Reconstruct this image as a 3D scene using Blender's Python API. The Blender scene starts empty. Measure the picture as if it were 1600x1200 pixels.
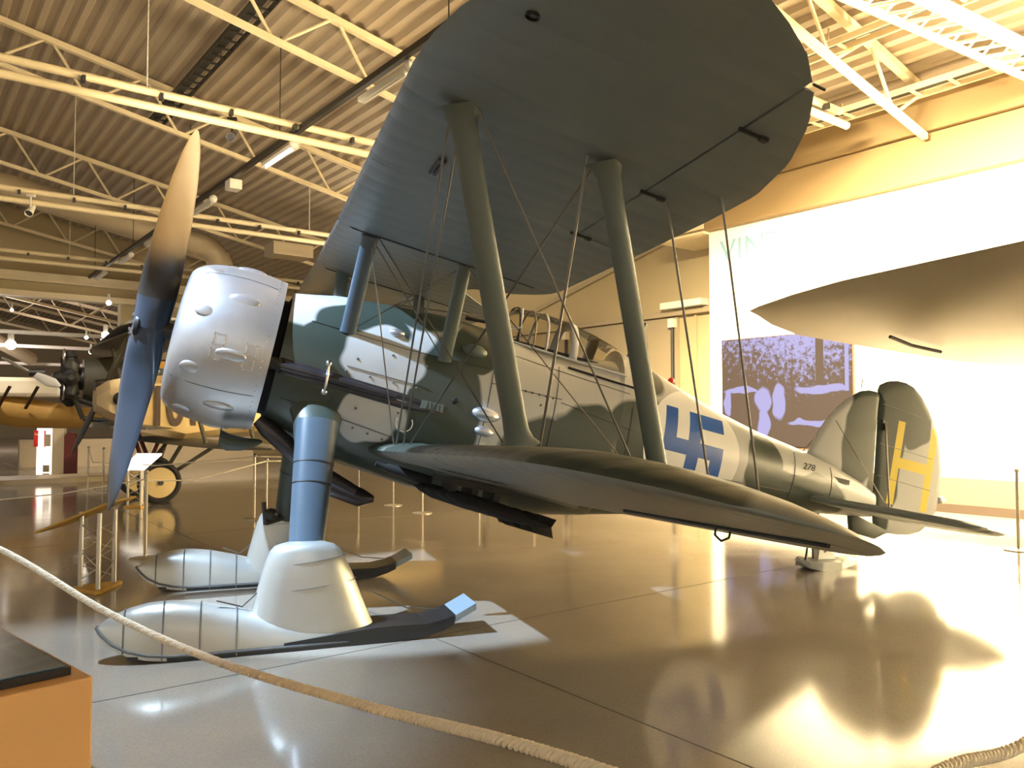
import bpy, bmesh, math, random
from math import sin, cos, pi, radians, sqrt, atan2
from mathutils import Vector as V, Matrix
random.seed(7)
SC = bpy.context.scene
COL = SC.collection

# ------------------------------------------------------------------ materials
def nt(name):
    m = bpy.data.materials.new(name); m.use_nodes = True
    t = m.node_tree
    return m, t, t.nodes['Principled BSDF']
def mat(name, col, rough=.5, metal=0, noise=0., nscale=8., bump=0., bscale=40., spec=.5, coat=0., emit=None, estr=0, rvar=0.):
    m, t, b = nt(name)
    b.inputs['Base Color'].default_value = (*col, 1)
    b.inputs['Roughness'].default_value = rough
    b.inputs['Metallic'].default_value = metal
    b.inputs['Specular IOR Level'].default_value = spec
    b.inputs['Coat Weight'].default_value = coat
    if emit:
        b.inputs['Emission Color'].default_value = (*emit, 1); b.inputs['Emission Strength'].default_value = estr
    tc = t.nodes.new('ShaderNodeTexCoord')
    if noise or rvar:
        n = t.nodes.new('ShaderNodeTexNoise'); n.inputs['Scale'].default_value = nscale; n.inputs['Detail'].default_value = 6
        t.links.new(tc.outputs['Object'], n.inputs['Vector'])
    if noise:
        mx = t.nodes.new('ShaderNodeMix'); mx.data_type = 'RGBA'
        mx.inputs['A'].default_value = (*[c*(1-noise) for c in col], 1); mx.inputs['B'].default_value = (*[min(1, c*(1+noise)) for c in col], 1)
        t.links.new(n.outputs['Fac'], mx.inputs['Factor']); t.links.new(mx.outputs['Result'], b.inputs['Base Color'])
    if rvar:
        mr = t.nodes.new('ShaderNodeMapRange'); mr.inputs['To Min'].default_value = rough-rvar; mr.inputs['To Max'].default_value = rough+rvar
        t.links.new(n.outputs['Fac'], mr.inputs['Value']); t.links.new(mr.outputs['Result'], b.inputs['Roughness'])
    if bump:
        n2 = t.nodes.new('ShaderNodeTexNoise'); n2.inputs['Scale'].default_value = bscale; n2.inputs['Detail'].default_value = 4
        t.links.new(tc.outputs['Object'], n2.inputs['Vector'])
        bp = t.nodes.new('ShaderNodeBump'); bp.inputs['Strength'].default_value = bump; bp.inputs['Distance'].default_value = .02
        t.links.new(n2.outputs['Fac'], bp.inputs['Height']); t.links.new(bp.outputs['Normal'], b.inputs['Normal'])
    return m
def glass(name, tint=(.95,.93,.86), fac=.88, rough=.03):
    m, t, b = nt(name)
    tr = t.nodes.new('ShaderNodeBsdfTransparent'); tr.inputs[0].default_value = (*tint, 1)
    gl = t.nodes.new('ShaderNodeBsdfGlossy'); gl.inputs['Roughness'].default_value = rough
    fr = t.nodes.new('ShaderNodeFresnel'); fr.inputs['IOR'].default_value = 1.25
    mx = t.nodes.new('ShaderNodeMixShader')
    t.links.new(fr.outputs[0], mx.inputs[0]); t.links.new(tr.outputs[0], mx.inputs[1]); t.links.new(gl.outputs[0], mx.inputs[2])
    t.links.new(mx.outputs[0], t.nodes['Material Output'].inputs['Surface'])
    return m

class NB:
    """tiny node-math helper for camouflage patterns in an object's own coordinates"""
    def __init__(s, t):
        s.t = t; tc = t.nodes.new('ShaderNodeTexCoord')
        n = t.nodes.new('ShaderNodeTexNoise'); n.inputs['Scale'].default_value = 2.6; n.inputs['Detail'].default_value = 1
        t.links.new(tc.outputs['Object'], n.inputs['Vector'])
        sub = t.nodes.new('ShaderNodeVectorMath'); sub.operation = 'SUBTRACT'; sub.inputs[1].default_value = (.5,.5,.5)
        t.links.new(n.outputs['Color'], sub.inputs[0])
        sc = t.nodes.new('ShaderNodeVectorMath'); sc.operation = 'SCALE'; sc.inputs['Scale'].default_value = .22
        t.links.new(sub.outputs[0], sc.inputs[0])
        ad = t.nodes.new('ShaderNodeVectorMath'); ad.operation = 'ADD'
        t.links.new(tc.outputs['Object'], ad.inputs[0]); t.links.new(sc.outputs[0], ad.inputs[1])
        sp = t.nodes.new('ShaderNodeSeparateXYZ'); t.links.new(ad.outputs[0], sp.inputs[0])
        s.x, s.y, s.z = sp.outputs
        sp2 = t.nodes.new('ShaderNodeSeparateXYZ'); t.links.new(tc.outputs['Object'], sp2.inputs[0])
        s.X, s.Y, s.Z = sp2.outputs
    def m(s, op, a, b=None, clamp=False):
        n = s.t.nodes.new('ShaderNodeMath'); n.operation = op; n.use_clamp = clamp
        for i, v in enumerate((a, b)):
            if v is None: continue
            if isinstance(v, (int, float)): n.inputs[i].default_value = v
            else: s.t.links.new(v, n.inputs[i])
        return n.outputs[0]
    def blob(s, cx, cz, rx, rz, ax=None, az=None):
        a = s.m('DIVIDE', s.m('SUBTRACT', ax or s.x, cx), rx); b = s.m('DIVIDE', s.m('SUBTRACT', az or s.z, cz), rz)
        d = s.m('SQRT', s.m('ADD', s.m('MULTIPLY', a, a), s.m('MULTIPLY', b, b)))
        return s.m('MULTIPLY', s.m('SUBTRACT', 1.0, d), 12 if min(rx, rz) > .2 else 6, True)
    def rect(s, x0, x1, z0, z1):
        a = s.m('MULTIPLY', s.m('GREATER_THAN', s.X, x0), s.m('LESS_THAN', s.X, x1))
        b = s.m('MULTIPLY', s.m('GREATER_THAN', s.Z, z0), s.m('LESS_THAN', s.Z, z1))
        return s.m('MULTIPLY', a, b)
    def union(s, L):
        r = L[0]
        for q in L[1:]: r = s.m('MAXIMUM', r, q)
        return r
    def mix(s, f, a, b):
        mx = s.t.nodes.new('ShaderNodeMix'); mx.data_type = 'RGBA'
        s.t.links.new(f, mx.inputs['Factor'])
        for k, v in (('A', a), ('B', b)):
            if isinstance(v, tuple): mx.inputs[k].default_value = (*v, 1)
            else: s.t.links.new(v, mx.inputs[k])
        return mx.outputs['Result']

GREEN = (.036, .050, .042); GREY = (.42, .44, .45); UNDER = (.17, .20, .205)
def paint(name, build, rough=.38, ribs=None):
    m, t, b = nt(name); nb = NB(t)
    c = build(nb)
    if isinstance(c, tuple): b.inputs['Base Color'].default_value = (*c, 1)
    else: t.links.new(c, b.inputs['Base Color'])
    b.inputs['Roughness'].default_value = rough
    n = t.nodes.new('ShaderNodeTexNoise'); n.inputs['Scale'].default_value = 14; n.inputs['Detail'].default_value = 5
    tc = t.nodes.new('ShaderNodeTexCoord'); t.links.new(tc.outputs['Object'], n.inputs['Vector'])
    h = nb.m('MULTIPLY', n.outputs['Fac'], .12)
    if ribs:
        w = nb.m('ABSOLUTE', nb.m('SINE', nb.m('MULTIPLY', ribs(nb), 1.0)))
        h = nb.m('ADD', h, nb.m('MULTIPLY', w, .9))
    bp = t.nodes.new('ShaderNodeBump'); bp.inputs['Strength'].default_value = .35; bp.inputs['Distance'].default_value = .01
    t.links.new(h, bp.inputs['Height']); t.links.new(bp.outputs['Normal'], b.inputs['Normal'])
    return m

def fus_build(n):
    g = n.union([n.blob(1.62, .40, .42, .22), n.blob(1.40, .14, .26, .26), n.blob(1.18, -.12, .5, .40), n.blob(1.35, -.42, .5, .42), n.blob(2.0,.64,.55,.15),
                 n.blob(1.95, -.62, .8, .22), n.blob(2.42, -.18, .34, .75), n.blob(2.66, .52, .22, .3), n.blob(2.5,.9,.35,.3),
                 n.blob(3.75, -.35, .75, .42), n.blob(4.0, -.05, .55, .3), n.blob(4.35, .05, .38, .4), n.blob(4.45, .62, .2, .2),
                 n.blob(6.4, -.1, .75, .22), n.blob(5.9, .05, .25, .33), n.blob(3.2,-.8,1.6,.25), n.blob(5.4,-.55,1.6,.3)])
    lite = n.union([n.blob(1.82, -.38, .24, .22), n.blob(1.85,.12,.36,.30)])
    g = n.m('MULTIPLY', g, n.m('SUBTRACT', 1.0, lite))
    c = n.mix(g, GREY, GREEN)
    # white disc with the blue hooked cross
    cx, cz, h, w = 5.0, .06, .36, .072
    dx = n.m('SUBTRACT', n.X, cx); dz = n.m('SUBTRACT', n.Z, cz)
    r = n.m('SQRT', n.m('ADD', n.m('MULTIPLY', dx, dx), n.m('MULTIPLY', dz, dz)))
    disc = n.m('LESS_THAN', r, .57)
    R = lambda a, b_, c_, d_: n.rect(cx+a, cx+b_, cz+c_, cz+d_)
    cross = n.union([R(-w, w, -h, h), R(-h, h, -w, w), R(w, h, h-2*w, h), R(h-2*w, h, -h, -w), R(-h, -w, -h, -h+2*w), R(-h, -h+2*w, w, h)])
    c = n.mix(disc, c, (.80, .82, .84))
    return n.mix(cross, c, (.022, .10, .42))
def fin_build(n):
    g = n.union([n.blob(7.28, .75, .26, .7), n.blob(7.65, .25, .22, .55), n.blob(7.7, .9, .36, .36), n.blob(7.9,1.3,.6,.22), n.blob(7.55,-.2,.3,.3)])
    return n.mix(g, GREY, GREEN)
def rud_build(n):
    g = n.union([n.blob(7.62, .55, .30, 1.1), n.blob(7.8, 1.15, .42, .34), n.blob(8.0,1.0,.26,.3)])
    c = n.mix(g, GREY, GREEN)
    H = n.union([n.rect(7.76, 7.86, .02, .97), n.rect(8.25, 8.35, .02, .985), n.rect(7.8, 8.3, .44, .56)])
    return n.mix(H, c, (.62, .49, .05))
def wing_top(n): 
    g = n.union([n.blob(2.4, -1.5, .9, .8, n.x, n.y), n.blob(3.2, -3.2, .9, .7, n.x, n.y), n.blob(2.0, -4.4, .9, .5, n.x, n.y)])
    up = n.t.nodes.new('ShaderNodeNewGeometry'); sp = n.t.nodes.new('ShaderNodeSeparateXYZ')
    tcn = n.t.nodes.new('ShaderNodeTexCoord'); n.t.links.new(tcn.outputs['Normal'], sp.inputs[0])
    f = n.m('GREATER_THAN', sp.outputs[2], .25)
    c = n.mix(g, (.16,.17,.15), GREEN)
    return n.mix(f, UNDER, c)

M = {}
M['fuselage'] = paint('camouflaged fuselage paint', fus_build, .30)
M['fin'] = paint('camouflaged fin paint', fin_build, .5)
M['rudder'] = paint('camouflaged rudder fabric', rud_build, .55)
M['wing'] = paint('doped wing fabric', wing_top, .42, lambda n: n.m('MULTIPLY', n.Y, 17.))
M['under'] = paint('grey doped fabric', lambda n: UNDER, .45)
M['green'] = mat('dark green gloss paint', (.045,.062,.052), .4, noise=.15)
M['strut'] = mat('grey green strut enamel', (.10,.125,.11), .38, noise=.08)
M['leg'] = mat('blue grey leg enamel', (.075,.11,.15), .30, noise=.08)
M['silver'] = mat('brushed aluminium cowl', (.56,.58,.62), .38, metal=.85, noise=.06, bump=.08, bscale=6, rvar=.06)
M['ski'] = mat('aluminium doped ski skin', (.50,.52,.50), .34, metal=.55, noise=.1, nscale=5, bump=.2, bscale=5)
M['seam'] = mat('weathered seam tape', (.13,.14,.15), .45, metal=.4, noise=.3, nscale=30)
M['skiblack'] = mat('black ski runner', (.018,.02,.022), .35, noise=.2)
M['skiblue'] = mat('pale blue ski end plate', (.25,.33,.40), .35)
M['prop'] = mat('blue grey propeller lacquer', (.045,.062,.09), .22, coat=.4, noise=.1, nscale=3)
M['propback'] = mat('black propeller root lacquer', (.020,.018,.016), .30)
M['dark'] = mat('blackened steel', (.022,.021,.02), .45, noise=.3)
M['black'] = mat('matt black', (.008,.008,.008), .8)
M['steel'] = mat('polished steel', (.6,.6,.62), .22, metal=1)
M['exhaust'] = mat('heat stained exhaust steel', (.06,.055,.06), .35, metal=.6, noise=.4)
M['wire'] = mat('bracing wire', (.16,.15,.13), .35, metal=.6)
M['glass'] = glass('canopy perspex')
M['frame'] = mat('pale canopy frame', (.42,.45,.50), .35)
M['red'] = mat('red lamp', (.7,.02,.02), .3)
M['rope'] = mat('cream twisted cord', (.82,.76,.62), .8, noise=.15, nscale=60, bump=.2, bscale=200)
M['brass'] = mat('brushed barrier steel', (.42,.38,.30), .35, metal=.7)
M['plinth'] = mat('birch veneer', (.50,.29,.12), .55, noise=.12, nscale=3)
M['panelglass'] = mat('dark blue display glass', (.06,.12,.19), .25, coat=.5)
M['panelblack'] = mat('black display edge', (.01,.01,.012), .3)
M['yellow'] = mat('yellow varnished board', (.48,.28,.035), .4, noise=.1)
M['alu'] = mat('bare aluminium tube', (.55,.52,.46), .3, metal=.6)
M['white'] = mat('white display panel', (.8,.78,.72), .5)
M['bulk'] = mat('tan bulkhead paint', (.25,.17,.075), .7)
M['dado'] = mat('greige dado paint', (.085,.062,.04), .6)
M['base'] = mat('brown skirting', (.028,.017,.009), .5)
M['joint'] = mat('dark joint sealant', (.07,.06,.045), .5)
M['cream'] = mat('cream painted steel', (.72,.62,.42), .5, noise=.06)
M['deck'] = mat('painted corrugated deck', (.42,.35,.26), .55, noise=.05, nscale=1)
M['wallc'] = mat('cream wall paint', (.42,.345,.20), .75, noise=.03, nscale=.8)
M['wallw'] = mat('white wall paint', (.86,.83,.74), .7, noise=.02, nscale=1)
M['door'] = mat('beige door leaf', (.34,.28,.18), .6, noise=.04, nscale=1)
M['tan'] = mat('brown baseboard', (.20,.14,.08), .5)
M['lettering'] = mat('pale blue wall lettering', (.20,.38,.48), .6)
M['duct'] = mat('beige duct paint', (.45,.38,.26), .5, noise=.05)
M['lampw'] = mat('lamp housing', (.7,.68,.62), .4)
M['tube'] = mat('lit fluorescent tube', (.8,.8,.8), .4, emit=(.75,.85,1.), estr=2.2)
M['hotlamp'] = mat('lit lamp glass', (.9,.9,.9), .4, emit=(1.,.93,.85), estr=14)
M['tyre'] = mat('black rubber tyre', (.012,.011,.010), .7)
M['creamfab'] = mat('cream doped fabric', (.62,.47,.22), .5, noise=.06)
M['brown'] = mat('brown painted numerals', (.05,.025,.012), .5)
M['olive'] = mat('dark olive drab fabric', (.045,.042,.025), .6, noise=.2)
M['ochre'] = mat('ochre yellow fabric', (.42,.26,.07), .55, noise=.08)
M['greyfab'] = mat('grey wing fabric', (.14,.135,.125), .5, noise=.1)
M['rightwing'] = mat('beige grey wing skin', (.34,.30,.22), .45, noise=.07, nscale=2, bump=.2, bscale=2.5)
M['redsign'] = mat('red sign panel', (.62,.015,.01), .4)
M['darkred'] = mat('dark red panel', (.10,.012,.008), .5)
M['beige'] = mat('beige board', (.40,.33,.22), .6)
M['litwhite'] = mat('glowing white board', (.8,.78,.7), .5, emit=(1,.9,.75), estr=.9)  # emission also brightens the plain white stand board and cabinet

# glossy floor: grey-brown coated concrete with saw joints
def floor_mat():
    m, t, b = nt('polished coated concrete')
    tc = t.nodes.new('ShaderNodeTexCoord'); n = t.nodes.new('ShaderNodeTexNoise'); n.inputs['Scale'].default_value = .5; n.inputs['Detail'].default_value = 8
    t.links.new(tc.outputs['Object'], n.inputs['Vector'])
    cr = t.nodes.new('ShaderNodeValToRGB'); cr.color_ramp.elements[0].color = (.26,.225,.185,1); cr.color_ramp.elements[0].position = .3
    cr.color_ramp.elements[1].color = (.36,.32,.265,1); cr.color_ramp.elements[1].position = .72
    t.links.new(n.outputs['Fac'], cr.inputs[0])
    n3 = t.nodes.new('ShaderNodeTexNoise'); n3.inputs['Scale'].default_value = 90; n3.inputs['Detail'].default_value = 2
    t.links.new(tc.outputs['Object'], n3.inputs['Vector'])
    mx = t.nodes.new('ShaderNodeMix'); mx.data_type = 'RGBA'; mx.blend_type = 'OVERLAY'; mx.inputs['Factor'].default_value = .35
    t.links.new(cr.outputs[0], mx.inputs['A']); t.links.new(n3.outputs['Color'], mx.inputs['B'])
    t.links.new(mx.outputs['Result'], b.inputs['Base Color'])
    n2 = t.nodes.new('ShaderNodeTexNoise'); n2.inputs['Scale'].default_value = 1.3; n2.inputs['Detail'].default_value = 5
    t.links.new(tc.outputs['Object'], n2.inputs['Vector'])
    mr = t.nodes.new('ShaderNodeMapRange'); mr.inputs['To Min'].default_value = .05; mr.inputs['To Max'].default_value = .17
    t.links.new(n2.outputs['Fac'], mr.inputs['Value']); t.links.new(mr.outputs['Result'], b.inputs['Roughness'])
    b.inputs['Specular IOR Level'].default_value = .8
    bp = t.nodes.new('ShaderNodeBump'); bp.inputs['Strength'].default_value = .012; bp.inputs['Distance'].default_value = .05
    t.links.new(n2.outputs['Fac'], bp.inputs['Height']); t.links.new(bp.outputs['Normal'], b.inputs['Normal'])
    return m
M['floor'] = floor_mat()

def picture_mat():
    """projected monochrome photograph: trees, figures in pale clothes and a parked aircraft"""
    m, t, b = nt('projected archive photograph')
    nb = NB(t)
    tc = t.nodes.new('ShaderNodeTexCoord')
    n = t.nodes.new('ShaderNodeTexNoise'); n.inputs['Scale'].default_value = 9; n.inputs['Detail'].default_value = 8; n.inputs['Roughness'].default_value = .75
    t.links.new(tc.outputs['Object'], n.inputs['Vector'])
    up = nb.m('MULTIPLY', nb.m('SUBTRACT', nb.Z, .95), .16)
    mid = nb.m('MULTIPLY', nb.m('SUBTRACT', .8, nb.m('ABSOLUTE', nb.m('SUBTRACT', nb.X, 2.0))), .06)
    f = nb.m('MULTIPLY', nb.m('SUBTRACT', nb.m('ADD', nb.m('ADD', n.outputs['Fac'], up), mid), .60), 9, True)
    trunk = nb.union([nb.rect(2.25, 2.42, .8, 2.3)])
    f = nb.m('MULTIPLY', f, nb.m('SUBTRACT', 1.0, trunk))
    fig = nb.union([nb.blob(1.05, .95, .20, .32), nb.blob(1.05, .45, .17, .38), nb.blob(1.42, .92, .17, .38), nb.blob(.5, 1.15, .48, .07),
                    nb.rect(2.86, 2.94, 1.1, 2.1), nb.blob(2.35, 1.14, .6, .10), nb.blob(2.2, .5, .62, .06), nb.blob(.15, .9, .12, .3)])
    low = nb.m('LESS_THAN', nb.Z, 1.0)
    f = nb.m('MULTIPLY', f, nb.m('SUBTRACT', 1.0, nb.m('MULTIPLY', low, .7)))
    f = nb.m('MAXIMUM', f, nb.m('MULTIPLY', fig, .95))
    c = nb.mix(f, (.27,.17,.105), (.62,.58,1.0))
    b.inputs['Base Color'].default_value = (.004,.004,.004,1); b.inputs['Specular IOR Level'].default_value = 0; b.inputs['Roughness'].default_value = .9
    t.links.new(c, b.inputs['Emission Color']); b.inputs['Emission Strength'].default_value = .40
    return m
M['picture'] = picture_mat()

# ------------------------------------------------------------------ mesh kit
class MB:
    def __init__(s): s.v = []; s.f = []
    def add(s, vs, fs):
        o = len(s.v); s.v += [tuple(v) for v in vs]; s.f += [tuple(i+o for i in f) for f in fs]
    def loft(s, rings, cap=True, closed=True):
        n = len(rings[0]); vs = [p for r in rings for p in r]; fs = []
        for i in range(len(rings)-1):
            for j in range(n if closed else n-1):
                k = (j+1) % n
                fs.append((i*n+j, i*n+k, (i+1)*n+k, (i+1)*n+j))
        if cap and closed: fs += [tuple(range(n))[::-1], tuple(range((len(rings)-1)*n, len(rings)*n))]
        s.add(vs, fs)
    def tube(s, pts, r, n=8, cap=True):
        pts = [V(p) for p in pts]
        rs = r if isinstance(r, (list, tuple)) else [r]*len(pts)
        rings = []; up = None
        for i, p in enumerate(pts):
            d = (pts[min(i+1, len(pts)-1)] - pts[max(i-1, 0)]).normalized()
            if up is None:
                up = V((0,0,1)) if abs(d.z) < .9 else V((1,0,0))
            a = d.cross(up).normalized(); up = a.cross(d).normalized()
            rings.append([p + a*cos(2*pi*k/n)*rs[i] + up*sin(2*pi*k/n)*rs[i] for k in range(n)])
        s.loft(rings, cap)
    def oval(s, p0, p1, c0, t0, c1=None, t1=None, axis=(1,0,0), n=14, steps=1, flare=None):
        """streamlined strut, chord along axis"""
        p0, p1 = V(p0), V(p1); c1 = c1 or c0; t1 = t1 or t0
        d = (p1-p0).normalized(); a = V(axis); a = (a - d*a.dot(d)).normalized(); b = d.cross(a)
        rings = []
        ts = [i/steps for i in range(steps+1)] if not flare else [q[0] for q in flare]
        for i, t in enumerate(ts):
            k = flare[i][1] if flare else 1
            c = (c0+(c1-c0)*t)*k; th = (t0+(t1-t0)*t)*k; p = p0+(p1-p0)*t
            rings.append([p + a*(cos(2*pi*j/n)*c/2) + b*(sin(2*pi*j/n)*th/2) for j in range(n)])
        s.loft(rings)
    def box(s, c, sz, ax=None, ay=None, az=None):
        ax = V(ax or (1,0,0)).normalized()*sz[0]/2; ay = V(ay or (0,1,0)).normalized()*sz[1]/2; az = V(az or (0,0,1)).normalized()*sz[2]/2
        c = V(c); vs = [c+ax*i+ay*j+az*k for i in (-1,1) for j in (-1,1) for k in (-1,1)]
        s.add(vs, [(0,1,3,2),(4,6,7,5),(0,4,5,1),(2,3,7,6),(0,2,6,4),(1,5,7,3)])
    def prism(s, poly, d):
        d = V(d); n = len(poly); a = [V(p) for p in poly]; vs = a + [p+d for p in a]
        s.add(vs, [tuple(range(n))[::-1], tuple(range(n, 2*n))] + [(i, (i+1) % n, n+(i+1) % n, n+i) for i in range(n)])
    def plate(s, poly, th, edge=.25, inset=.12, off=(0,0,0), nrm=1):
        """lens-section plate of a 2-D outline; nrm = index of the thin axis"""
        n = len(poly); cx = sum(p[0] for p in poly)/n; cy = sum(p[1] for p in poly)/n
        def P(p, k, h):
            a, b_ = cx+(p[0]-cx)*k, cy+(p[1]-cy)*k
            q = [a, h, b_] if nrm == 1 else [a, b_, h]
            return V(q)+V(off)
        L = [(1-inset*2.2, th/2), (1-inset, th*.42), (1, th/2*edge), (1, -th/2*edge), (1-inset, -th*.42), (1-inset*2.2, -th/2)]
        s.loft([[P(p, k, h) for p in poly] for k, h in L])
    def lathe(s, prof, c=(0,0,0), axis=(1,0,0), n=48, sx=1.):
        a = V(axis).normalized(); u = a.orthogonal().normalized() if abs(a.x) < .99 else V((0,1,0)); w = a.cross(u)
        rings = [[V(c)+a*x+(u*cos(2*pi*k/n)*sx+w*sin(2*pi*k/n))*r for k in range(n)] for x, r in prof]
        s.loft(rings, cap=False)
    def ball(s, c, r, n=12, m=8, ax=None):
        A = ax or (V((1,0,0)), V((0,1,0)), V((0,0,1))); r = r if isinstance(r, (list, tuple)) else (r, r, r)
        rings = []
        for i in range(m+1):
            th = pi*i/m
            rings.append([V(c)+A[2]*cos(th)*r[2]+(A[0]*cos(2*pi*k/n)*r[0]+A[1]*sin(2*pi*k/n)*r[1])*max(sin(th), .001) for k in range(n)])
        s.loft(rings)
    def build(s, name, m, parent=None, smooth=True, body=False, ground=False, bevel=0, solid=0, angle=38):
        me = bpy.data.meshes.new(name)
        vs = [(v[0], -v[1], v[2]) for v in s.v] if (body or ground) else s.v
        me.from_pydata([tuple(v) for v in vs], [], s.f)
        bm = bmesh.new(); bm.from_mesh(me); bmesh.ops.recalc_face_normals(bm, faces=bm.faces); bm.to_mesh(me); bm.free()
        if smooth:
            me.polygons.foreach_set('use_smooth', [True]*len(me.polygons))
            me.set_sharp_from_angle(angle=radians(angle))
        me.materials.append(m)
        o = bpy.data.objects.new(name, me); COL.objects.link(o)
        if parent: o.parent = parent
        if body and parent and parent.get('is_root'):
            o.rotation_euler = (0, TH, 0); o.location = (0, 0, HZ)
        if bevel:
            md = o.modifiers.new('b', 'BEVEL'); md.width = bevel; md.segments = 2; md.limit_method = 'ANGLE'
        if solid:
            md = o.modifiers.new('s', 'SOLIDIFY'); md.thickness = solid
        return o
def tag(o, label=None, cat=None, group=None, kind=None):
    if label: o['label'] = label
    if cat: o['category'] = cat
    if group: o['group'] = group
    if kind: o['kind'] = kind
    return o
def empty(name, loc, rz=0):
    o = bpy.data.objects.new(name, None); o.location = loc; o.rotation_euler = (0, 0, rz); COL.objects.link(o); o.empty_display_size = .2
    return o
def world_child(o, root):
    """parent a mesh modelled in world coordinates without moving it"""
    o.parent = root; o.matrix_parent_inverse = Matrix.Translation(root.location).inverted() if not root.rotation_euler.z else (Matrix.Translation(root.location) @ Matrix.Rotation(root.rotation_euler.z, 4, 'Z')).inverted()
    return o
def struct(name, mb, m, **k):
    o = mb.build(name, m, **k); o['kind'] = 'structure'; return o
def text_mesh(s, size, loc, rot, m, name, parent=None, ext=.004, sx=1., align='LEFT', bold=0.):
    cu = bpy.data.curves.new(name, 'FONT'); cu.body = s; cu.size = size; cu.extrude = ext; cu.offset = bold; cu.align_x = align
    tmp = bpy.data.objects.new('t', cu); COL.objects.link(tmp)
    dg = bpy.context.evaluated_depsgraph_get(); me = bpy.data.meshes.new_from_object(tmp.evaluated_get(dg))
    bpy.data.objects.remove(tmp); me.materials.clear(); me.materials.append(m)
    o = bpy.data.objects.new(name, me); COL.objects.link(o); o.location = loc; o.rotation_euler = rot; o.scale = (sx, 1, 1)
    if parent: o.parent = parent
    return o

# ------------------------------------------------------------------ frames
D = V((-.610, .792, 0)); E = V((.792, .610, 0)); UP = V((0,0,1))     # hall axes: D along the bright wall, E across
def H(e, s, z): return E*e + D*s + UP*z
def roofz(e): return 10.21 - .194*e if e > -5 else 10.21 + .97 + .194*(e+5)
HZ, TH, YAW = 2.3842, .2246, .3314

# ------------------------------------------------------------------ setting
mb = MB(); a = H(-32, -14, 0); b_ = H(15.9, -14, 0); c = H(15.9, 75, 0); d = H(-32, 75, 0)
mb.prism([a, b_, c, d], (0,0,-.2)); struct('floor', mb, M['floor'], smooth=False)
# saw joints in the floor
jn = 0
for s0, s1, horiz in ((-2, 0, 1),):
    pass
def joint(p, q, w=.012):
    mb = MB(); p, q = V(p), V(q); d = (q-p).normalized(); n_ = V((-d.y, d.x, 0))*w/2
    mb.prism([p-n_, q-n_, q+n_, p+n_], (0,0,.0015)); return mb
for k, (p, q) in enumerate([(H(3.24,-10,0), H(3.24,34,0)), (H(9.84,-10,0), H(9.84,34,0)), (H(-3.4,-10,0), H(-3.4,34,0)), (H(-20,5.2,0), H(14,5.2,0)), (H(-20,11.8,0), H(14,11.8,0))]):
    struct('trim_%d' % (k+1), joint(p, q, .008), M['joint'], smooth=False)
# corrugated roof deck, ribs along D
mb = MB(); prof = []
e = -16.0
while e < 14.9:
    for de, dz in ((0, 0), (.05, .085), (.16, .085), (.21, 0)):
        prof.append((e+de, roofz(e+de)+dz))
    e += .31
ring0 = [H(e, -14, z) for e, z in prof]; ring1 = [H(e, 36, z) for e, z in prof]
mb.loft([ring0, ring1], closed=False)
struct('ceiling', mb, M['deck'], smooth=False)
mb = MB(); 
ring0 = [H(e, 36, z+.5) for e, z in prof]; ring1 = [H(e, 75, z+.5) for e, z in prof]
mb.loft([ring0, ring1], closed=False); struct('ceiling_far_hall', mb, M['deck'], smooth=False)

# bright right wall: white field 1.0..5.8 m, dado below, cream bulkhead above
s_end = 11.55
def wallbox(e0, e1, s0, s1, z0, z1):
    mb = MB(); mb.prism([H(e0,s0,z0), H(e1,s0,z0), H(e1,s1,z0), H(e0,s1,z0)], (0,0,z1-z0)); return mb
struct('wall_right', wallbox(14.5, 15.6, -14, s_end, .0, 5.85), M['wallw'], smooth=False)
struct('wall_right_bulkhead', wallbox(14.32, 15.6, -14, s_end+.9, 5.85, 6.62), M['bulk'], smooth=False)
struct('wall_right_fascia', wallbox(14.22, 15.6, -14, s_end+.9, 6.64, 7.46), M['bulk'], smooth=False)
struct('trim_8', wallbox(14.30, 14.5, -14, s_end+.9, 5.80, 5.85), M['bulk'], smooth=False)
struct('trim_9', wallbox(14.10, 14.3, -14, 12.4, 7.30, 7.36), M['cream'], smooth=False)
struct('wall_right_dado', wallbox(14.42, 14.5, -14, s_end, .14, .60), M['dado'], smooth=False)
struct('baseboard_right', wallbox(14.40, 14.5, -14, s_end, 0, .15), M['base'], smooth=False)
# recess with tall hangar doors
struct('wall_recess', wallbox(15.7, 15.9, s_end, 36, 0, 7.3), M['wallc'], smooth=False)
struct('trim_10', wallbox(15.52, 15.7, s_end, 36, 4.18, 4.32), M['door'], smooth=False)
for k, (s0, s1) in enumerate(((13.45, 17.4), (17.5, 21.5), (21.6, 25.6))):
    dr = struct('door_%d' % (k+1), wallbox(15.62, 15.7, s0, s1, .02, 4.15), M['door'], smooth=False)
    mb = MB(); mb.tube([H(15.56, s0+.12, .3), H(15.56, s0+.12, 4.1)], .045); o = mb.build('lock_bar', M['dark'], dr)
    for z in (1.7, 4.0):
        mb = MB(); mb.box(H(15.55, s0+.12, z), (.16,.16,.22), E, D); mb.build('bracket', M['lampw'], dr, smooth=False)
for k, s0 in enumerate((12.3, 12.9)):
    mb = MB(); mb.box(H(15.66, s0, 2.1), (.06, .05, 4.2), E, D); struct('trim_%d' % (11+k), mb, M['wallc'], smooth=False)
# sloping strips on the recess wall (gable lines)
mb = MB(); mb.prism([H(15.6, 19.5, 4.75), H(15.6, 12.2, 6.45), H(15.6, 12.2, 6.55), H(15.6, 19.5, 4.88)], E*.1); struct('trim_13', mb, M['door'], smooth=False)
mb = MB(); mb.box(H(15.45, 13.1, 4.42), (.3, 1.3, .16), E, D); tag(mb.build('wall_lamp', M['lampw'], smooth=False), 'small grey batten lamp above the beige hangar doors', 'lamp')
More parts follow.
